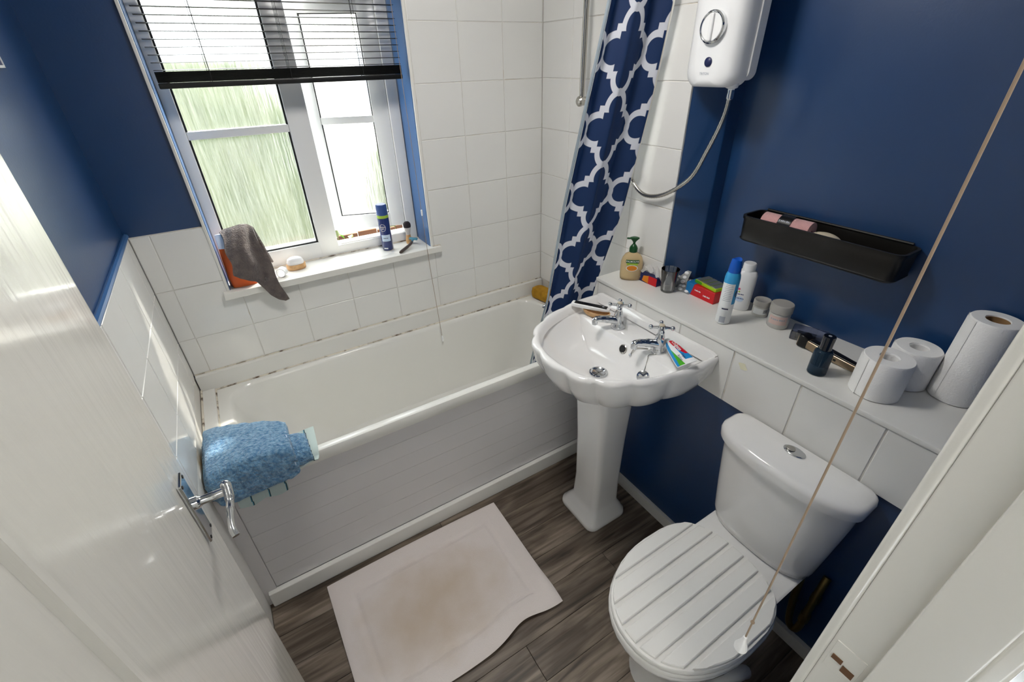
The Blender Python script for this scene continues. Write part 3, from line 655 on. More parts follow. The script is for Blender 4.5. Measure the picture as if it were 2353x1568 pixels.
hp = spline([(XU - .045, YU - .06, ZU - .018), (XU - .048, YU - .055, 1.62), (XU - .05, YU - .02, 1.52), (XU - .055, -.90, 1.43), (XU - .065, -.82, 1.365), (XU - .070, -.745, 1.340), (XU - .075, -.69, 1.352), (XU - .075, -.63, 1.40)], 14)
obj('metal_hose', *tube(hp, [.0066 if i % 2 else .0078 for i in range(len(hp))], 10), 'chrome_dull', hs, sharp=80)
obj('collar', *lathe([(.010, 0), (.0105, -.022), (.008, -.026)], 16, (XU - .045, YU - .06, ZU - .010)), 'chrome', hs)
rb = thing('riser_rail', 'vertical chrome shower riser rail on the white tiled wall', 'rail', (1.64, -.357, 1.65))
obj('rail_tube', *tube([(1.64, -.357, 1.64), (1.64, -.357, 2.28)], .0105, 16), 'chrome_dull', rb)
obj('bracket', *xf(lathe([(.016, -.055), (.016, .005), (.019, .010), (.019, .018), (.013, .024), (.001, .025)], 20), Matrix.Translation((1.645, -.357, 1.64)) @ Matrix.Rotation(-PI/2, 4, 'Y')), 'chrome_dull', rb)
obj('bracket', *xf(lathe([(.016, -.055), (.016, .005), (.019, .010), (.013, .018), (.001, .019)], 20), Matrix.Translation((1.645, -.357, 2.28)) @ Matrix.Rotation(-PI/2, 4, 'Y')), 'chrome_dull', rb)
# curtain rail and curtain
cr_ = thing('curtain_rail', 'white shower curtain rail above the bath', 'rail', (.85, -.70, 2.24))
obj('rail', *tube([(.0, -.70, 2.24), (1.70, -.70, 2.24)], .011, 12), 'plastic_white', cr_)
cu = thing('shower_curtain', 'navy shower curtain with white trellis print bunched at the end of the bath', 'curtain', (1.50, -.60, .56))
CL = [(.56, 1.262, -.548), (.64, 1.272, -.552), (.933, 1.337, -.578), (1.327, 1.381, -.605), (1.668, 1.432, -.635), (1.933, 1.478, -.655), (2.22, 1.51, -.68)]
CR = [(.56, 1.50, -.555), (.64, 1.515, -.56), (.976, 1.578, -.585), (1.284, 1.640, -.635), (1.653, 1.668, -.690), (1.935, 1.668, -.735), (2.22, 1.672, -.74)]
NF = 1.75
def cpt(s, z, back=0):
    a, b_ = Vector(lut(CL, z)), Vector(lut(CR, z)); d = (b_ - a); n = Vector((-d.y, d.x)).normalized()
    A = lut([(.56, .014), (.9, .017), (1.3, .021), (2.22, .020)], z)[0]
    w = math.sin(2*PI*NF*s + .35*math.sin(2.2*z)) + .22*math.sin(2*PI*(NF*2.1)*s + 1.3 + z)
    p = a + d*(s + .020*math.sin(4*PI*NF*s)) + n*(A*w) + n*back
    return (p.x, p.y, z)
nu, nv = 170, 44
arc = [0]; zz = 1.3
for i in range(nu): arc.append(arc[-1] + (Vector(cpt((i+1)/nu, zz)) - Vector(cpt(i/nu, zz))).length*1.05)
V, F = patch(lambda u, v: cpt(.03 + .94*u, lerp(.57, 2.22, v)), nu, nv)
UV = [(arc[i], lerp(.57, 2.22, j/nv)) for j in range(nv+1) for i in range(nu+1)]
obj('fabric', V, F, 'curtain_print', cu, uv=UV, sharp=180, fix=False)
obj('hem', *patch(lambda u, v: cpt(-.012 + .045*u, lerp(.56, 2.22, v), .004), 5, nv), 'hem', cu, fix=False, sharp=180)
obj('hem', *patch(lambda u, v: cpt(.965 + .060*u, lerp(.56, 2.22, v), .002), 6, nv), 'hem_white', cu, fix=False, sharp=180)
# ------------------------------------------------------------------ wall basket and contents
wb = thing('wall_basket', 'long black metal wall basket on the blue wall', 'basket', (XM - .06, -1.31, 1.25))
def tray_ring(x0_, x1_, y0_, y1_, z, r): return rrect((x0_+x1_)/2, (y0_+y1_)/2, (x1_-x0_)/2, (y1_-y0_)/2, r, z, 6)
TX0, TX1, TY0, TY1, TZ0, TZ1 = XM - .112, XM - .001, -1.538, -1.080, 1.252, 1.335
o_ = [tray_ring(TX0 + .006, TX1, TY0 + .006, TY1 - .006, TZ0, .02), tray_ring(TX0, TX1, TY0, TY1, TZ0 + .004, .024), tray_ring(TX0 - .002, TX1, TY0 - .002, TY1 + .002, TZ0 + .008, .024), tray_ring(TX0, TX1, TY0, TY1, TZ0 + .012, .024), tray_ring(TX0 - .002, TX1, TY0 - .002, TY1 + .002, TZ1 - .014, .024), tray_ring(TX0 - .005, TX1, TY0 - .005, TY1 + .005, TZ1 - .010, .026), tray_ring(TX0 - .005, TX1, TY0 - .005, TY1 + .005, TZ1, .026), tray_ring(TX0 + .002, TX1 - .004, TY0 + .002, TY1 - .002, TZ1, .022), tray_ring(TX0 + .003, TX1 - .005, TY0 + .003, TY1 - .003, TZ1 - .014, .022), tray_ring(TX0 + .004, TX1 - .005, TY0 + .004, TY1 - .004, TZ0 + .006, .02)]
obj('tray', *loft(o_), 'black_metal', wb, sharp=40)
obj('rail', *tube([(TX1 - .004, TY0 + .02, TZ1 + .004), (TX1 - .004, TY1 - .02, TZ1 + .004)], .004, 8), 'black_metal', wb)
pt = thing('face_cloth_roll', 'rolled pink face cloth with black paper band in the wall basket', 'cloth', (XM - .060, -1.205, TZ0 + .030), -PI/2 + .03)
def spiral(r0, r1, turns, th, y0_, y1_, n=70):
    pts = [(lerp(r0, r1, i/n)*math.cos(2*PI*turns*i/n), lerp(r0, r1, i/n)*math.sin(2*PI*turns*i/n)) for i in range(n+1)]
    ins = [((lerp(r0, r1, i/n) - th)*math.cos(2*PI*turns*i/n), (lerp(r0, r1, i/n) - th)*math.sin(2*PI*turns*i/n)) for i in range(n+1)]
    loop = pts + ins[::-1]
    return loft([[(yy, a, b_) for a, b_ in loop] for yy in (y0_, y0_*.5 + y1_*.5, y1_)])
M = Matrix.Translation((0, 0, .036))
obj('roll', *xf(spiral(.012, .033, 2.6, .009, -.075, .075), M), 'pink_towel', pt, local=True, sharp=60)
obj('paper_band', *xf(lathe([(.0338, -.020), (.0345, -.020), (.0345, .020), (.0338, .020)], 40, loop=True), M @ Matrix.Rotation(PI/2, 4, 'Y')), 'black_plastic', pt, local=True)
V, F = barvf(.034, .005, 6); 
obj('small_print', [(a, -.0348*math.sin(.9 + b_/.0348*-1) , .036 + .0348*math.cos(.9 - b_/.0348)) for a, b_, _ in V], F, 'grey_print', pt, local=True, fix=False)
tag(obj('soap_bar', *[(lambda v, f: ([(x + XM - .065, y - 1.325, z + TZ0 + .050) for x, y, z in v], f))(*sphere(.03, (0, 0, 0), 12, (1.0, 1.7, .95)))][0], 'cream'), 'cream rounded bath pad lying in the wall basket beside the pink roll', 'pad')
tag(obj('card_packet', *xf(box((-.03, -.04, -.001), (.03, .04, .002), .0008), Matrix.Translation((XM - .06, -1.425, TZ0 + .0085)) @ Matrix.Rotation(.3, 4, 'Z')), 'grey_print'), 'flat pale packet on the floor of the wall basket', 'packet')

# ------------------------------------------------------------------ things on the ledge (z = 1.0)
def wrap(vf, r, cx_, cz, a0, lift=.0006):
    """flat xy -> cylinder of radius r about z, centred at angle a0"""
    V, F = vf; return [((r + lift)*math.cos(a0 + x/r), (r + lift)*math.sin(a0 + x/r), cz + y) for x, y, _ in V], F
def wrapq(w, h, r, cz, a0, lift=.0004, nx=14, ny=1):
    V, F = patch(lambda u, v: ((u - .5)*w, (v - .5)*h, 0), nx, ny); return wrap((V, F), r, 0, cz, a0, lift)
CAMA = lambda x, y: math.atan2(-1.95 - y, .324 - x)    # angle from a thing on the ledge back to where the photographer stood
# hand soap pump
hs_ = thing('hand_soap_bottle', 'clear pump bottle of honey coloured hand soap with dark green pump at the ledge end', 'soap bottle', (1.652, -.715, 1.0), CAMA(1.652, -.715) + PI/2 + .1)
def ell(a, b_, z, n=36, e_=.8): return [(a*math.copysign(abs(math.cos(2*PI*i/n))**e_, math.cos(2*PI*i/n)), b_*math.copysign(abs(math.sin(2*PI*i/n))**e_, math.sin(2*PI*i/n)), z) for i in range(n)]
obj('bottle', *loft([ell(.036, .020, 0), ell(.042, .025, .004), ell(.044, .0265, .02), ell(.0445, .027, .05), ell(.044, .0265, .075), ell(.039, .024, .093), ell(.029, .020, .108), ell(.016, .0145, .115, e_=1), ell(.013, .013, .120, e_=1)]), 'soap_liquid', hs_, local=True, sharp=60)
obj('collar', *lathe([(.015, .117), (.0165, .119), (.0165, .133), (.013, .141), (.008, .147), (.006, .149)], 24), 'green_dark', hs_, local=True)
obj('pump_head', *join(cyl(.005, .147, .162, 14), loft([ell(.006, .006, .158, 20, 1), ell(.012, .011, .166, 20, 1), ell(.019, .013, .172, 20, 1), ell(.018, .012, .176, 20, 1), ell(.009, .007, .179, 20, 1)]), xf(box((-.030, -.005, .169), (-.008, .005, .175), .002), Matrix.Identity(4))), 'green_dark', hs_, local=True)
lbm = lambda z, lift=0: (lambda x: -.0268 - lift + x*x*4.0)
def flatfront(vf, cz, lift): return [(x, lbm(0, lift)(x), cz + y) for x, y, _ in vf[0]], vf[1]
obj('label_band', *flatfront(patch(lambda u, v: ((u-.5)*.052, (v-.5)*.014, 0), 8, 1), .084, .0004), 'green_label', hs_, local=True, fix=False)
obj('label_lime', *flatfront(patch(lambda u, v: ((u-.5)*.044, (v-.5)*.009, 0), 8, 1), .0725, .0004), 'green_light', hs_, local=True, fix=False)
obj('lettering', *flatfront(textvf('PALMOLIVE', .0098, 0, .0001), .084, .0012), 'plastic_white', hs_, local=True, fix=False)
disc = lambda a, b_, n=24: ([(a*math.cos(2*PI*i/n), b_*math.sin(2*PI*i/n), 0) for i in range(n)], [list(range(n))])
obj('label_ring', *flatfront(disc(.0235, .0135), .056, .0006), 'label_white', hs_, local=True, fix=False)
obj('label_fruit', *flatfront(disc(.0205, .0110), .056, .0012), 'orange_fruit', hs_, local=True, fix=False)
# drinking glass
gt = thing('drinking_glass', 'small clear glass tumbler on the ledge beside the blister packs', 'glass', (1.686, -.884, 1.0))
obj('tumbler', *lathe([(.001, 0), (.024, 0), (.026, .003), (.030, .05), (.0345, .092), (.0335, .0925), (.0325, .090), (.028, .05), (.024, .010), (.001, .008)], 32), 'clear', gt, local=True)
def carton(name, label, loc, rz, size, mat, cat='box', **k):
    t = thing(name, label, cat, loc, rz, **k); obj('carton', *box((-size[0]/2, -size[1]/2, 0), (size[0]/2, size[1]/2, size[2]), .0008, 1), mat, t, local=True); return t
# long navy carton (its long front faces the room)
t = carton('toothpaste_carton', 'flat navy and red carton lying behind the soap bottle', (1.684, -.775, 1.0), -PI/2 + .03, (.125, .026, .036), 'navy_box')
obj('print_red', *box((.018, -.0134, .001), (.062, -.0129, .035)), 'red', t, smooth=False, local=True)
obj('print_yellow', *prism([(-.012, .006), (.02, .002), (.02, .034), (-.006, .028)], 0, .0006), 'orange_fruit', t, smooth=False, local=True).matrix_local = Matrix.Translation((0, -.0131, 0)) @ Matrix.Rotation(PI/2, 4, 'X')
V, F = barvf(.036, .008, 4); obj('small_print', [(a - .036, -.0138, b_ + .018) for a, b_, _ in V], F, 'pale_blue', t, local=True, fix=False)
tag(obj('plastic_wrapper', *patch(lambda u, v: (1.664 + .032*v - .004*math.sin(9*u), -.745 - .125*u, 1.040 + .016*math.sin(3.1*u)*(1-.4*v) + .006*math.sin(23*u + 9*v) + .02*v), 24, 8), 'wrapper', fix=False), 'crumpled clear plastic wrapper over the flat navy carton', 'wrapper')
# blister packs
def blister(loc, rot, label, n=(2, 4)):
    t = thing('blister_pack', label, 'blister pack', loc, rot=rot, group='pill blister packs on the ledge')
    obj('foil', *box((-.03, -.0006, 0), (.03, .0006, .076), .0003, 1), 'foil', t, local=True)
    for i in range(n[0]):
        for k in range(n[1]):
            obj('pill', *sphere(.0085, (-.014 + .028*i, -.001, .011 + .018*k), 6, (1.1, .55, .85)), 'plastic_white', t, local=True)
    return t
blister((1.738, -.885, 1.001), (-.55, 0, -PI/2 + .15), 'silver pill blister pack leaning at the step in the blue wall')
blister((1.722, -.925, 1.001), (-1.15, 0, -PI/2 + .1), 'silver pill blister pack lying in front of the leaning one')
# red box with green pack on top
t = carton('tablet_carton', 'red and blue tablet carton lying under the green pack on the ledge', (1.768, -.998, 1.0), -PI/2 - .03, (.128, .072, .045), 'red')
obj('print_blue', *prism([(-.0645, .0), (-.042, .0), (-.030, .0452), (-.0645, .0452)], 0, .0006), 'blue_box', t, smooth=False, local=True).matrix_local = Matrix.Translation((0, -.0362, 0)) @ Matrix.Rotation(PI/2, 4, 'X')
obj('print_blue_top', *box((-.0645, -.0362, .0448), (-.03, .036, .0455)), 'blue_box', t, smooth=False, local=True)
V, F = barvf(.028, .005, 6); obj('small_print', [(a - .010, -.0368, b_ + .026) for a, b_, _ in V], F, 'plastic_white', t, local=True, fix=False)
V, F = barvf(.032, .006, 7); obj('small_print', [(a + .032, -.0368, b_ + .018) for a, b_, _ in V], F, 'plastic_white', t, local=True, fix=False)
t = carton('green_packet', 'lime green pack with silver blister strips lying on the red tablet carton', (1.774, -1.010, 1.0458), -PI/2 - .16, (.105, .062, .012), 'lime', 'packet')
obj('print_green', *box((-.053, -.0314, .0005), (-.018, -.0309, .0116)), 'green_mid', t, smooth=False, local=True)
for k in range(4):
    obj('foil_strip', *box((-.049 + .0255*k, -.029, .0121), (-.028 + .0255*k, .030, .0150), .0012), 'foil', t, local=True)
# deodorant can
dx_, dy_ = 1.650, -1.160; aa = CAMA(dx_, dy_)
t = thing('deodorant_can', 'tall white and sky blue aerosol can with blue cap on the ledge', 'aerosol can', (dx_, dy_, 1.0))
obj('can', *lathe([(.001, 0), (.021, .001), (.0235, .004), (.0235, .150), (.0235, .165), (.022, .176), (.018, .186), (.016, .189)], 40), 'label_white', t, local=True)
obj('blue_wrap', *lathe([(.0238, .149), (.0238, .165), (.0224, .1765), (.0184, .1865)], 40), 'sky_can', t, local=True)
obj('blue_panel', *wrapq(.026, .075, .0236, .115, aa + .95, .0004), 'sky_can', t, local=True, fix=False)
obj('navy_dot', *wrap(disc(.008, .012), .0236, 0, .115, aa + 1.15, .0009), 'navy_dark', t, local=True, fix=False)
obj('text_panel', *wrapq(.034, .085, .0236, .108, aa - .10, .0008), 'label_white', t, local=True, fix=False)
cp = obj('cap', *loft([[(r*math.cos(2*PI*i/32), r*math.sin(2*PI*i/32), z) for i in range(32)] for r, z in ((.0185, .184), (.0195, .188), (.0185, .205), (.0155, .226))] + [[(.0145*math.cos(2*PI*i/32), .0145*math.sin(2*PI*i/32), .229 + .003*math.cos(4*PI*i/32)) for i in range(32)], [(.011*math.cos(2*PI*i/32), .011*math.sin(2*PI*i/32), .219) for i in range(32)]]), 'blue_cap', t, local=True)
for k in range(10):
    obj('print_line', *wrapq(.020 + .008*((k*7) % 5)/5, .0014, .0236, .146 - .0062*k, aa - .12, .0012, 8), 'grey_print', t, local=True, fix=False)
obj('print_bar', *wrapq(.020, .004, .0236, .060, aa - .02, .0010), 'navy_print', t, local=True, fix=False)
obj('print_block', *wrapq(.018, .022, .0236, .020, aa - .08, .0010), 'grey_print', t, local=True, fix=False)
# talc bottle
tx, ty = 1.785, -1.130; aa = CAMA(tx, ty) + PI/2
t = thing('talc_bottle', 'white talcum powder bottle with ridged cap behind the aerosol can', 'bottle', (tx, ty, 1.0), aa)
obj('bottle', *loft([ell(.026, .018, 0, 36, .85), ell(.030, .021, .004, 36, .85), ell(.031, .022, .03, 36, .85), ell(.033, .023, .10, 36, .85), ell(.033, .023, .130, 36, .85), ell(.029, .021, .143, 36, .9), ell(.022, .019, .149, 36, 1)]), 'plastic_white', t, local=True, sharp=60)
obj('cap', *loft([[((.0205 + (.0005 if i % 2 else 0))*math.cos(2*PI*i/64), (.0205 + (.0005 if i % 2 else 0))*math.sin(2*PI*i/64), z) for i in range(64)] for z in (.149, .172)] + [[(.0185*math.cos(2*PI*i/64), .0185*math.sin(2*PI*i/64), .175) for i in range(64)]]), 'plastic_white', t, local=True)
ff = lambda vf, cx0, cz, lift=.0006: ([(x + cx0, -.0232 - lift + (x + cx0)**2*9, cz + y) for x, y, _ in vf[0]], vf[1])
obj('print_dot', *ff(disc(.0042, .0042), -.014, .083), 'pink_dot', t, local=True, fix=False)
obj('print_leaf', *ff(disc(.003, .003), -.012, .073), 'green_light', t, local=True, fix=False)
V, F = barvf(.024, .0035, 7); obj('small_print', *ff((V, F), -.006, .064), 'navy_can', t, local=True, fix=False)
V, F = barvf(.024, .0028, 8); obj('small_print', *ff((V, F), -.004, .048), 'navy_can', t, local=True, fix=False)
obj('print_cloud', *ff(disc(.013, .010), -.006, .045, .0003), 'pale_blue', t, local=True, fix=False)
# cream tubs
def tub(loc, r, h, label, pink):
    t = thing('cream_tub', label, 'tub', loc); aa = CAMA(loc[0], loc[1])
    obj('pot', *lathe([(.001, 0), (r*.86, 0), (r*.93, .004), (r*.93, h*.60), (r*.88, h*.63), (r*.88, h*.70)], 40), 'tub_body', t, local=True)
    obj('lid', *lathe([(r*.93, h*.64), (r, h*.66), (r, h*.93), (r*.96, h*.985), (r*.9, h), (r*.86, h*.985), (.001, h*.985)], 40), 'tub_grey', t, local=True)
    obj('label', *wrapq(r*1.7, h*.36, r*.93, h*.38, aa, .0005, 18), 'tub_pink' if pink else 'label_white', t, local=True, fix=False)
    if pink:
        obj('small_print', *wrap(barvf(r*1.3, r*.16, 7), r*.93, 0, h*.42, aa, .0011), 'grey_print', t, local=True, fix=False)
    else:
        for k in range(7): obj('barcode_bar', *wrapq(.0012, h*.22, r*.93, h*.40, aa + .45 + .085*k, .001, 2), 'navy_print', t, local=True, fix=False)
    return t
tub((1.799, -1.200, 1.0), .0275, .060, 'small grey lidded cream tub with white barcode label', False)
tub((1.778, -1.278, 1.0), .035, .084, 'larger grey lidded cream tub with pink label', True)
# razor comb box and beard trimmer
t = thing('comb_case', 'clear plastic case of trimmer combs behind the beard trimmer', 'case', (1.776, -1.385, 1.0), -PI/2 + .35)
obj('case', *box((-.05, -.032, 0), (.05, .032, .030), .004), 'clear_bluish', t, local=True)
obj('comb', *box((-.035, -.02, .002), (.02, .02, .014), .002), 'black_plastic', t, local=True)
t = thing('beard_trimmer', 'bronze and black beard trimmer lying on the ledge', 'trimmer', (1.716, -1.470, 1.0), -PI/2 - .11)
def trs(x, w, z0, z1, yo=0): return [(x, yo + a, (z0+z1)/2 + b_) for a, b_, _ in rrect(0, 0, w, (z1-z0)/2, .006, 0, 4)]
obj('body', *loft([trs(-.062, .013, .004, .030), trs(-.055, .015, .003, .032), trs(-.030, .0145, .002, .030), trs(0, .014, .001, .027), trs(.06, .0135, .001, .025), trs(.100, .012, .002, .024)]), 'bronze', t, local=True, sharp=50)
obj('grip', *loft([trs(-.050, .0125, .026, .0345), trs(-.02, .012, .024, .033), trs(.03, .0115, .022, .030), trs(.098, .010, .018, .0265)]), 'black_plastic', t, local=True, sharp=50)
hd = obj('head', *loft([trs(-.082, .017, .001, .040), trs(-.077, .019, .001, .043), trs(-.066, .018, .001, .042), trs(-.055, .0155, .002, .036)]), 'black_plastic', t, local=True, sharp=50)
obj('blade', *box((-.0845, -.016, .004), (-.082, .016, .036), .0006), 'bronze', hd, local=True)
obj('switch', *box((.030, -.0148, .010), (.038, -.0132, .017), .0006), 'black_plastic', t, local=True)
# perfume bottle
t = thing('perfume_bottle', 'dark blue glass perfume bottle with black cap on the ledge', 'perfume bottle', (1.618, -1.498, 1.0))
obj('glass', *lathe([(.001, 0), (.022, 0), (.0245, .002), (.0245, .062), (.0235, .070), (.019, .076), (.0125, .079)], 36), 'perfume_glass', t, local=True)
obj('tinted_core', *lathe([(.001, .009), (.0215, .009), (.0222, .012), (.0222, .030)], 36), 'perfume_liquid', t, local=True)
obj('dark_core', *lathe([(.0222, .030), (.0222, .061), (.020, .068), (.001, .069)], 36), 'perfume_dark', t, local=True)
obj('cap', *lathe([(.0135, .078), (.0155, .080), (.0155, .086), (.0150, .088), (.0158, .118), (.0150, .121), (.001, .121)], 32), 'perfume_dark', t, local=True)
obj('cap_mark', *lathe([(.0035, .1212), (.0045, .1214), (.001, .1215)], 16), 'grey_print', t, local=True)
# paper rolls
def roll(name, label, loc, r, h, rc, cat, core):
    t = thing(name, label, cat, loc, group='toilet rolls on the ledge' if name == 'toilet_roll' else None)
    obj('paper', *lathe([(rc, .001), (r - .004, 0), (r, .003), (r, h - .004), (r - .003, h), (rc + .001, h), (rc, h - .002)], 48, loop=True), 'tissue', t, local=True, sharp=50)
    obj('core', *lathe([(rc, .002), (rc, h - .003), (rc - .0015, h - .003), (rc - .0015, .002)], 32, loop=True), core, t, local=True)
    obj('loose_sheet', *wrapq(.06, h*.98, r, h/2, CAMA(loc[0], loc[1]) - 1.2, .0012, 12), 'tissue', t, local=True, fix=False)
roll('toilet_roll', 'front white toilet roll on the ledge', (1.655, -1.630, 1.0), .057, .112, .021, 'toilet roll', 'tissue')
roll('toilet_roll', 'white toilet roll between the front roll and the kitchen roll', (1.770, -1.650, 1.0), .053, .112, .021, 'toilet roll', 'tissue')
roll('kitchen_roll', 'tall white kitchen roll with brown cardboard core at the ledge end', (1.801, -1.752, 1.0), .052, .232, .023, 'kitchen roll', 'cardboard')

# ------------------------------------------------------------------ on the basin
t = thing('toothpaste_tube', 'red, white, blue and green toothpaste tube lying on the basin edge', 'toothpaste', (1.452, -1.160, .920), rot=(.0, .12, 0))
T0, T1 = Vector((1.480, -1.092)), Vector((1.408, -1.232))
dv = (T1 - T0); ang = math.atan2(dv.y, dv.x); LEN = dv.length
t.rotation_euler = (.32, -.10, ang); t.location = ((T0.x + T1.x)/2, (T0.y + T1.y)/2, .934)
def tsec(x, w, h, z): return [(x, w*math.cos(2*PI*i/28), z + h*math.sin(2*PI*i/28)) for i in range(28)]
H2 = LEN/2
tb = [(-H2 + .012, .014, .014), (-H2 + .02, .0165, .0155), (-H2*.3, .023, .015), (H2*.4, .029, .009), (H2 - .010, .032, .0026), (H2, .032, .0014)]
obj('tube', *loft([tsec(x, w, h, .014) for x, w, h in tb]), 'plastic_white', t, local=True, sharp=50)
obj('cap', *loft([tsec(x, w, w, .014) for x, w in ((-H2 - .012, .009), (-H2 - .010, .0105), (-H2 + .012, .0115))]), 'plastic_white', t, local=True)
def tsurf(x, y, lift=.0006):
    for k in range(len(tb) - 1):
        if tb[k][0] <= x <= tb[k+1][0]:
            q = (x - tb[k][0])/(tb[k+1][0] - tb[k][0]); w, h = lerp(tb[k][1], tb[k+1][1], q), lerp(tb[k][2], tb[k+1][2], q); break
    else: w, h = tb[-1][1], tb[-1][2]
    yy = max(-.985, min(.985, y)); return (x, w*yy, .014 + h*math.sqrt(1 - yy*yy) + lift)
def tpatch(xa, xb, fa, fb, lift=.0006, n=16, mlt=10):
    return patch(lambda u, v: tsurf(lerp(xa, xb, u), lerp(fa(u), fb(u), v), lift), n, mlt)
# y is + towards the wall side of the tube
obj('print_red', *tpatch(-H2 + .018, H2*.38, lambda u: lerp(-.15, .55, u**2.2), lambda u: .9, .0006), 'tooth_red', t, local=True, fix=False)
obj('print_blue', *tpatch(-.02, H2*.72, lambda u: lerp(.0, .15, u), lambda u: .92, .0004), 'tooth_blue', t, local=True, fix=False)
obj('print_blue', *tpatch(-H2 + .016, H2*.98, lambda u: -.96, lambda u: lerp(-.55, -.72, u), .0005), 'tooth_blue', t, local=True, fix=False)
obj('print_green', *tpatch(-.02, H2*.97, lambda u: -.72, lambda u: lerp(-.66, -.15, u), .0005), 'tooth_green', t, local=True, fix=False)
V, F = textvf('Colgate', .019, 0, .0003); obj('lettering', [tsurf(-.020 + a, .36 + .45*b_/.012, .0014) for a, b_, _ in V], F, 'plastic_white', t, local=True, fix=False)
for s_, yo, xo in (('Triple', .18, .040), ('Action', -.22, .042)):
    V, F = textvf(s_, .011); obj('lettering', [tsurf(xo + a, yo + .3*b_/.008, .0012) for a, b_, _ in V], F, 'navy_can', t, local=True, fix=False)
# wooden soap dish + electric razor on it
t = thing('soap_dish', 'pale wooden boat-shaped soap dish on the basin behind the left tap', 'soap dish', (1.440, -.757, .9055), -1.22)
obj('dish', *loft([ell(.045, .018, 0, 32, 1), ell(.056, .026, .010, 32, 1), ell(.060, .030, .026, 32, 1), ell(.0565, .0265, .026, 32, 1), ell(.052, .022, .012, 32, 1), ell(.04, .014, .006, 32, 1)]), 'wood_light', t, local=True, sharp=50)
t = thing('razor_handle', 'black and white long razor handle resting across the soap dish', 'razor', (1.432, -.745, .936), -1.0, rot=(0, .03, -.98))
obj('casing', *loft([[(x, a*w, b_*h + .006) for a, b_, _ in rrect(0, 0, 1, 1, .5, 0, 4)] for x, w, h in ((-.088, .010, .006), (-.085, .0145, .009), (0, .0145, .009), (.045, .012, .008), (.066, .007, .006))]), 'plastic_white', t, local=True, sharp=50)
obj('inlay', *box((-.076, -.0108, .0135), (.056, .0108, .0162), .001), 'black_plastic', t, local=True)
obj('button', *lathe([(.0045, .0160), (.0045, .0175), (.001, .018)], 14, (.040, 0, 0)), 'grey_print', t, local=True)
V, F = textvf('=  =', .008); obj('lettering', [(a - .045, b_, .0165) for a, b_, _ in V], F, 'grey_print', t, local=True, fix=False)
tag(obj('bottle_cap', *lathe([(.007, 0), (.008, .003), (.0075, .012), (.004, .013), (.003, .010), (.001, .010)], 16, (1.532, -.800, .945)), 'teal'), 'tiny teal plastic cap on the back lip of the basin', 'cap')

# ------------------------------------------------------------------ on the window sill (z = 1.05)
aa = CAMA(.892, .085)
t = thing('shaving_gel_can', 'dark blue shaving gel can with green band on the window sill', 'aerosol can', (.892, .085, 1.05))
obj('can', *lathe([(.001, 0), (.022, .001), (.025, .005), (.025, .148), (.0235, .154)], 40), 'navy_can', t, local=True)
obj('green_band', *lathe([(.0243, .148), (.0250, .150), (.0248, .160), (.0238, .162)], 40), 'green_light', t, local=True)
obj('cap', *lathe([(.0238, .161), (.0245, .163), (.0245, .190), (.0238, .203), (.021, .208), (.001, .209)], 40), 'navy_cap', t, local=True)
ring_ = lambda a, b_, w, n=28: (lambda P: (P, [[i, (i+1) % n, n + (i+1) % n, n + i] for i in range(n)]))([(a*math.cos(2*PI*i/n), b_*math.sin(2*PI*i/n), 0) for i in range(n)] + [((a-w)*math.cos(2*PI*i/n), (b_-w)*math.sin(2*PI*i/n), 0) for i in range(n)])
obj('logo_ring', *wrap(ring_(.0135, .0165, .0014), .025, 0, .108, aa - .35, .0007), 'plastic_white', t, local=True, fix=False)
obj('lettering', *wrap(textvf('NIVEA', .0075, 0, .0001), .025, 0, .111, aa - .35, .0007), 'plastic_white', t, local=True, fix=False)
obj('lettering', *wrap(textvf('MEN', .0065, 0, .0001), .025, 0, .103, aa - .35, .0007), 'plastic_white', t, local=True, fix=False)
obj('label_panel', *wrapq(.040, .030, .025, .060, aa - .05, .0006), 'pale_blue', t, local=True, fix=False)
obj('small_print', *wrap(barvf(.022, .0035, 6), .025, 0, .060, aa - .1, .0012), 'navy_dark', t, local=True, fix=False)
obj('label_foot', *wrapq(.018, .006, .025, .012, aa - .35, .0006), 'label_white', t, local=True, fix=False)
t = thing('shaving_brush', 'shaving brush with wooden handle standing on the window sill', 'shaving brush', (1.004, .105, 1.05))
obj('handle', *lathe([(.001, 0), (.012, 0), (.0135, .003), (.0145, .014), (.0135, .026), (.0105, .034), (.011, .039), (.010, .043)], 28), 'wood_light', t, local=True)
obj('bristles', *lathe([(.009, .042), (.0115, .055), (.0145, .070), (.0165, .078)], 28), 'bristle_light', t, local=True)
obj('bristle_tips', *lathe([(.0165, .078), (.0180, .086), (.0165, .096), (.011, .103), (.001, .106)], 28), 'bristle_dark', t, local=True)
t = thing('wet_razor', 'brown handled disposable razor leaning on the sill beside the shaving brush', 'razor', (.962, .028, 1.05), math.atan2(.085, .10))
obj('handle', *tube(spline([(-.060, 0, .0075), (-.04, 0, .0085), (0, 0, .010), (.035, 0, .014), (.052, 0, .020)], 5), [.005, .006, .0065, .007] + [.0075]*8 + [.0065]*9, 10), 'razor_brown', t, local=True)
obj('neck', *tube([(.050, 0, .019), (.066, 0, .026)], [.006, .004], 8), 'teal', t, local=True)
obj('blade_head', *xf(box((-.004, -.021, -.003), (.008, .021, .004), .0015), Matrix.Translation((.068, 0, .027)) @ Matrix.Rotation(-.5, 4, 'Y')), 'teal', t, local=True)
t = thing('soap_box', 'round wooden soap box topped with white soap on the window sill', 'soap box', (.490, .090, 1.05))
obj('base', *loft([ell(.036, .026, 0, 36, .9), ell(.038, .028, .003, 36, .9), ell(.0385, .0285, .020, 36, .9), ell(.036, .026, .022, 36, .9)]), 'wood_light', t, local=True, sharp=50)
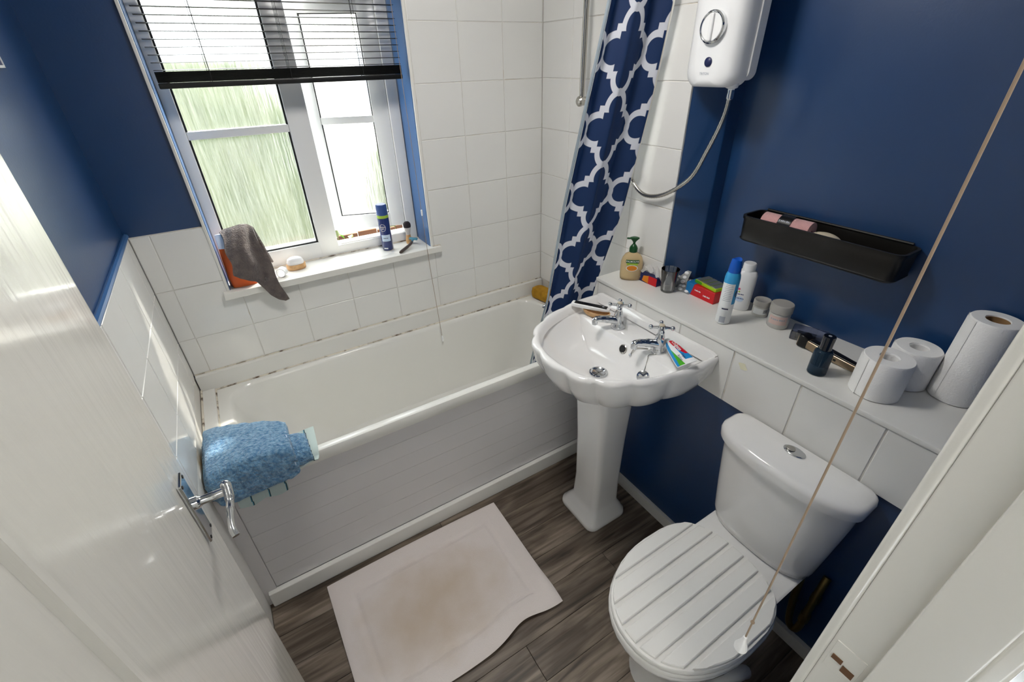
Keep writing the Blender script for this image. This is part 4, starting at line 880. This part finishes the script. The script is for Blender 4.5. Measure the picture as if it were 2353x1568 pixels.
obj('soap', *loft([ell(.033, .024, .021, 30, .9), ell(.034, .025, .030, 30, .9), ell(.029, .021, .043, 30, .9), ell(.018, .013, .049, 30, .9), ell(.004, .003, .0505, 30, 1)]), 'plastic_white', t, local=True, sharp=60)
tag(obj('ribbon_roll', *[(lambda vf: ([(x + .425, y + .03, z + 1.069) for x, y, z in vf[0]], vf[1]))(xf(lathe([(.016, -.014), (.0185, -.014), (.0185, .014), (.016, .014)], 30, loop=True), Matrix.Rotation(1.1, 4, 'Z') @ Matrix.Rotation(PI/2, 4, 'Y')))][0], 'plastic_white'), 'small white plastic ring between grey flannel and soap box', 'ring')
# orange and white refill bag with the grey flannel over it
t = thing('refill_pouch', 'orange and white plastic pouch standing in the left corner of the sill', 'pouch', (.285, .055, 1.05))
def pouch(z0, z1, n=9):
    out = []
    for k in range(n):
        q = lerp(z0, z1, k/(n-1)); w = lut([(0, .050), (.04, .052), (.12, .046), (.20, .040)], q)[0]; th = lut([(0, .034), (.04, .036), (.12, .022), (.20, .004)], q)[0]
        out.append([(.285 + (w + .004*math.sin(5*a + 20*q))*math.copysign(abs(math.cos(a))**.7, math.cos(a)), .045 + th*math.copysign(abs(math.sin(a))**.8, math.sin(a)) + .12*q, 1.05 + q) for a in [2*PI*i/32 for i in range(32)]])
    return loft(out)
obj('pouch_body', *pouch(.0, .148), 'orange_bag', t, sharp=70); obj('pouch_top', *pouch(.148, .20, 4), 'plastic_white', t, sharp=70)
# flannel: folded cloth hanging over the pouch and over the sill edge
def flannel(u, v):
    # v 0 top ridge .. 1 lower hem
    x = lerp(.262, .374, u) + .042*v*u
    hem = lut([(0, 1.115), (.12, 1.098), (.3, 1.086), (.42, 1.076), (.52, 1.046), (.62, 1.010), (.76, .984), (.90, .972), (1.0, .976)], u)[0]
    z = lerp(1.258 + .014*math.sin(3*u), hem, v)
    y = .060 - .088*v**.6 - .015*math.sin(PI*v) + .006*math.sin(9*u + 2*v) + .004*math.sin(17*u + 5*v)
    if z < 1.075: y = min(y, -.036)
    return (x + .004*math.sin(11*v + 3*u), y, z)
def flannel_back(u, v):
    x, y, z = flannel(u, 0); return (x + .034*v, y + .045*v**.7, z - .165*v - .005*math.sin(7*u))
def thick(fn, nu_, nv_, th):
    a = patch(fn, nu_, nv_); n = (nu_+1)*(nv_+1); me = bpy.data.meshes.new('t'); me.from_pydata(a[0], [], a[1]); me.update()
    nor = [v.normal.copy() for v in me.vertices]; bpy.data.meshes.remove(me)
    V = [tuple(Vector(p) + nr*th/2) for p, nr in zip(a[0], nor)] + [tuple(Vector(p) - nr*th/2) for p, nr in zip(a[0], nor)]
    F = list(a[1]) + [[i + n for i in f][::-1] for f in a[1]]
    b = [i for i in range(nu_+1)] + [j*(nu_+1) + nu_ for j in range(1, nv_+1)] + [nv_*(nu_+1) + i for i in range(nu_-1, -1, -1)] + [j*(nu_+1) for j in range(nv_-1, 0, -1)]
    for k in range(len(b)):
        p, q = b[k], b[(k+1) % len(b)]; F.append([p, q, q + n, p + n])
    return V, F
fl_ = thing('grey_flannel', 'dark grey terry flannel draped over the orange pouch and the sill edge', 'flannel', (.32, .0, 1.05))
obj('front_layer', *thick(flannel, 40, 36, .007), 'towel_grey', fl_, sharp=70)
obj('back_layer', *thick(flannel_back, 30, 20, .007), 'towel_grey', fl_, sharp=70)

# ------------------------------------------------------------------ towels on the bath corner
def terry(V, amp, sc):
    out = []
    for v in V:
        p = Vector(v); out.append(tuple(p + Vector((mnoise.noise(p*sc), mnoise.noise(p*sc + Vector((7, 0, 0))), mnoise.noise(p*sc + Vector((0, 9, 0)))))*amp))
    return out
def slabprof(yi, yo, zt, drop, th, n=14):
    # closed cross-section in (y,z): over the rim and down the outside
    top = [(yi, zt - th*.3), (yi + -.012, zt - .004), (lerp(yi, yo, .25), zt + .006), (lerp(yi, yo, .55), zt + .004), (yo + .03, zt - .002), (yo + .006, zt - .018), (yo - .004, zt - .05), (yo - .008, drop + .02), (yo - .004, drop)]
    bot = [(yo + th*.30, drop + .004), (yo + th*.45, zt - .07), (yo + th*.6, zt - th*.95), (lerp(yi, yo, .55), zt - th), (lerp(yi, yo, .25), zt - th), (yi - .01, zt - th*.95), (yi + .004, zt - th*.7)]
    return top + bot
tw = thing('blue_bath_towel', 'folded light blue terry towel on the front corner of the bath', 'towel', (.15, -.55, .66))
def towel(xa, xb, yi, yo, zt, drop, th, n=44):
    rings = []
    for k in range(n + 1):
        u = k/n; x = lerp(xa, xb, u); e_ = min(1, min(u, 1-u)*14); q = .78 + .22*math.sqrt(e_)
        pr_ = slabprof(yi(u), yo(u), zt(u), drop(u), th); sp_ = spline([(0, a, b_) for a, b_ in pr_ + [pr_[0]]], 5)[:-1]
        cyy = sum(p.y for p in sp_)/len(sp_); czz = sum(p.z for p in sp_)/len(sp_)
        rings.append([(x, lerp(cyy, p.y, .97 + .03*q), lerp(czz, p.z, q)) for p in sp_])
    return loft(rings)
V, F = towel(.020, .265, lambda u: lerp(-.395, -.50, u), lambda u: lerp(-.655, -.665, u), lambda u: .748 + .010*math.sin(3*u), lambda u: lerp(.608, .630, u), .050)
obj('folded_top', terry(V, .006, 45), F, 'towel_blue', tw, sharp=180)
V, F = towel(.006, .312, lambda u: lerp(-.43, -.545, u), lambda u: lerp(-.645, -.648, u), lambda u: lerp(.715, .705, u), lambda u: lerp(.63, .650, u), .030)
obj('lower_fold', terry(V, .005, 45), F, 'towel_blue', tw, sharp=180)
obj('stitched_edge', *tube(spline([(.258, -.512, .738), (.258, -.56, .748), (.258, -.62, .744), (.258, -.656, .728), (.258, -.668, .68), (.258, -.668, .636)], 5), .0028, 8), 'pale_blue', tw)
td = thing('striped_towel', 'pale grey green striped cloth pinned under the blue towel on the bath rim', 'towel', (.2, -.60, .66))
def stripe_cloth(u, v):
    x = lerp(.062, .345, u); 
    pts = [(-.50, .668), (-.56, .6665), (-.612, .6655), (-.632, .655), (-.645, .62), (-.652, .572)]
    k = v*(len(pts)-1); i = min(int(k), len(pts)-2); f = k - i
    y, z = lerp(pts[i][0], pts[i+1][0], f), lerp(pts[i][1], pts[i+1][1], f)
    if u > .60 or u < .08: z = max(z, .648)
    
    return (x - .02*v, y - .004*abs(math.sin(9*u)), z + (.004*math.sin(22*u) if v > .8 else .002*math.sin(22*u)+.002))
V, F = thick(stripe_cloth, 120, 16, .004)
o = obj('cloth', V, F, ['cloth_stripe', 'cloth_dark', 'teal'], td, sharp=60)
for p in o.data.polygons:
    xk = (p.center.x + td.location.x); q = (xk*100) % 5.2
    p.material_index = 1 if q < .24 else (2 if q > 4.97 else 0)

# ------------------------------------------------------------------ bath mat
mt = thing('bath_mat', 'off-white cotton bath mat with brown wear stain on the plank floor', 'bath mat', (.58, -.94, 0), -.012)
def matz(u, v):
    x = lerp(-.378, .385, u); y = lerp(.272, -.272, v)
    x += -.018*math.sin(PI*v)*(u < .0) + .012*(1-u)*v
    y += .012*math.sin(PI*u)*(1 - v)*.5 - .018*v*math.sin(PI*u*1.0) + .03*v*v*math.exp(-((u-.78)/.12)**2)
    z = .009
    z += .020*math.exp(-((v-.93)/.10)**2)*math.exp(-((u-.72)/.22)**2)
    z += .012*math.exp(-((u-.97)/.05)**2)*math.exp(-((v-.85)/.12)**2)
    d = min(u*.76, (1-u)*.76, v*.54, (1-v)*.54)
    if .072 < d < .092: z -= .0042
    if d < .004: z -= .003
    return (x, y, z)
obj('mat_cloth', *thick(matz, 110, 84, .007), 'mat', mt, local=True, sharp=70)
# sponge on bath ledge
t = thing('bath_sponge', 'mustard yellow sponge on the tap end of the bath rim', 'sponge', (1.648, -.115, ZR + .004), .12)
V, F = loft([[(a, b_, z) for a, b_, _ in rrect(0, 0, sx, sy, .022, 0, 6)] for sx, sy, z in ((.030, .070, .002), (.036, .078, .010), (.037, .080, .03), (.035, .077, .05), (.028, .068, .057), (.012, .03, .059))])
obj('sponge_body', terry(V, .006, 30), F, 'sponge', t, local=True, sharp=180)
bt = thing('bath_tap', 'chrome bath tap half hidden behind the shower curtain', 'tap', (1.640, -.235, ZR))
obj('body', *lathe([(.022, 0), (.022, .006), (.017, .02), (.015, .05), (.010, .065)], 20), 'chrome', bt, local=True)
obj('spout', *tube(spline([(0, 0, .03), (-.04, 0, .04), (-.075, 0, .038), (-.085, 0, .028)], 5), .011, 12), 'chrome', bt, local=True)

# ------------------------------------------------------------------ pull cord
t = thing('light_pull', 'beige light pull cord with white bell end hanging in front of the toilet', 'pull cord', (.869, -1.813, .88))
obj('cord', *tube([(.869, -1.813, .915), (.8692, -1.813, 1.4), (.869, -1.813, ZC - .02)], .0015, 8), 'cord_beige', t)
obj('bell', *lathe([(.001, .040), (.0035, .038), (.0045, .028), (.0085, .014), (.0115, .004), (.011, 0), (.001, .001)], 20, (.869, -1.813, .878)), 'plastic_white', t)
obj('knot', *sphere(.0035, (.869, -1.813, .965), 6), 'cord_beige', t)
obj('switch_body', *lathe([(.001, ZC - .03), (.03, ZC - .03), (.036, ZC - .02), (.038, ZC)], 24, (.869, -1.813, 0)), 'plastic_white', t)
# framed card on the left wall
t = thing('wall_plaque', 'small white-edged dark plaque on the left blue wall', 'plaque', (0, -.40, 1.86))
obj('frame', *join(box((-.010, -.50, 1.798), (-.004, -.372, 1.803)), box((-.010, -.376, 1.798), (-.004, -.372, 1.93)), box((-.010, -.50, 1.926), (-.004, -.372, 1.93)), box((-.010, -.50, 1.798), (-.004, -.496, 1.93))), 'plastic_white', t)
obj('panel', *box((-.010, -.497, 1.802), (-.006, -.375, 1.927)), 'navy_dark', t)

# ------------------------------------------------------------------ door (open) and door frame
dr = struct('door_1', *box((.062, -1.862, .008), (.097, -1.083, 2.0), .003), 'door', label='white painted panel door standing open')
def frame_mould(y0_, y1_, z0_, z1_, w, x):
    prof = [(0, 0), (.25, .008), (.5, .007), (.8, -.006), (1, -.0005)]
    rings = [[(x + h, a, b_) for a, b_ in ((y0_ + w*q, z0_ + w*q), (y1_ - w*q, z0_ + w*q), (y1_ - w*q, z1_ - w*q), (y0_ + w*q, z1_ - w*q))] for q, h in prof]
    return loft(rings, False, False)
obj('moulding', *frame_mould(-1.80, -1.545, .95, 1.88, .036, .0968), 'door', dr)
obj('moulding', *frame_mould(-1.80, -1.545, .15, .82, .030, .0968), 'door', dr)
dh = obj('handle_plate', *box((.0965, -1.172, 1.005), (.1045, -1.128, 1.160), .003), 'chrome', dr)
obj('lever', *join(xf(lathe([(.013, 0), (.013, .006), (.010, .009), (.0085, .012), (.0085, .050), (.0095, .054)], 18), Matrix.Translation((.1045, -1.150, 1.095)) @ Matrix.Rotation(PI/2, 4, 'Y')),
    tube(spline([(.156, -1.135, 1.104), (.160, -1.150, 1.100), (.160, -1.175, 1.090), (.158, -1.205, 1.088), (.157, -1.235, 1.082), (.160, -1.250, 1.074)], 5), [.006, .008, .009, .0095, .0095] + [.0085]*5 + [.007]*5 + [.006]*6 + [.0065]*5, 12)), 'chrome', dh)
obj('screw', *join(*[xf(lathe([(.0035, 0), (.0035, .001), (.001, .0012)], 12), Matrix.Translation((.1045, yy, zz)) @ Matrix.Rotation(PI/2, 4, 'Y')) for yy, zz in ((-1.135, 1.152), (-1.165, 1.152), (-1.135, 1.013), (-1.165, 1.013))]), 'dark', dh)
jb = struct('door_frame', *join(box((.900, YD - .115, 0), (.957, YD + .002, 2.03), .003), box((.060, YD - .115, 0), (.063, YD + .002, 2.03)), box((.060, YD - .115, 2.0), (.957, YD + .002, 2.06), .003)), 'gloss', label='white gloss door lining')
jb.name = 'trim_4'
obj('architrave', *join(box((.9, YD, 0), (.958, YD + .016, 2.07), .006, 3)), 'gloss', jb)
obj('door_stop', *box((.886, YD - .115, 0), (.902, YD - .050, 2.0), .003), 'gloss', jb)
obj('outer_architrave', *join(box((.893, YD - .135, 0), (.965, YD - .113, 2.07), .006, 3)), 'gloss', jb)
kp = obj('keep_plate', *box((.8985, YD - .044, .975), (.9005, YD - .004, 1.045), .0008), 'gloss', jb)
obj('latch_hole', *join(box((.897, YD - .022, 1.004), (.8995, YD - .008, 1.014)), box((.897, YD - .040, .992), (.8995, YD - .024, 1.006))), 'jamb_brown', kp, smooth=False)

# ------------------------------------------------------------------ lamps
lm = thing('ceiling_lamp', 'round white ceiling lamp in the middle of the bathroom', 'lamp', (.85, -.88, ZC))
obj('rose', *lathe([(.001, ZC), (.15, ZC), (.15, ZC - .02), (.14, ZC - .022)], 32, (.85, -.88, 0)), 'plastic_white', lm)
obj('diffuser', *lathe([(.14, ZC - .022), (.13, ZC - .05), (.09, ZC - .07), (.001, ZC - .075)], 32, (.85, -.88, 0)), 'lamp_white', lm)
lm = thing('landing_fill', 'unseen round fill lamp added on the landing behind the door', 'lamp', (.6, -2.65, ZC))
obj('diffuser', *lathe([(.16, ZC), (.15, ZC - .05), (.10, ZC - .08), (.001, ZC - .085)], 32, (.6, -2.65, 0)), 'hall_fill_white', lm)  # unseen fill light, added to brighten surfaces that face the camera
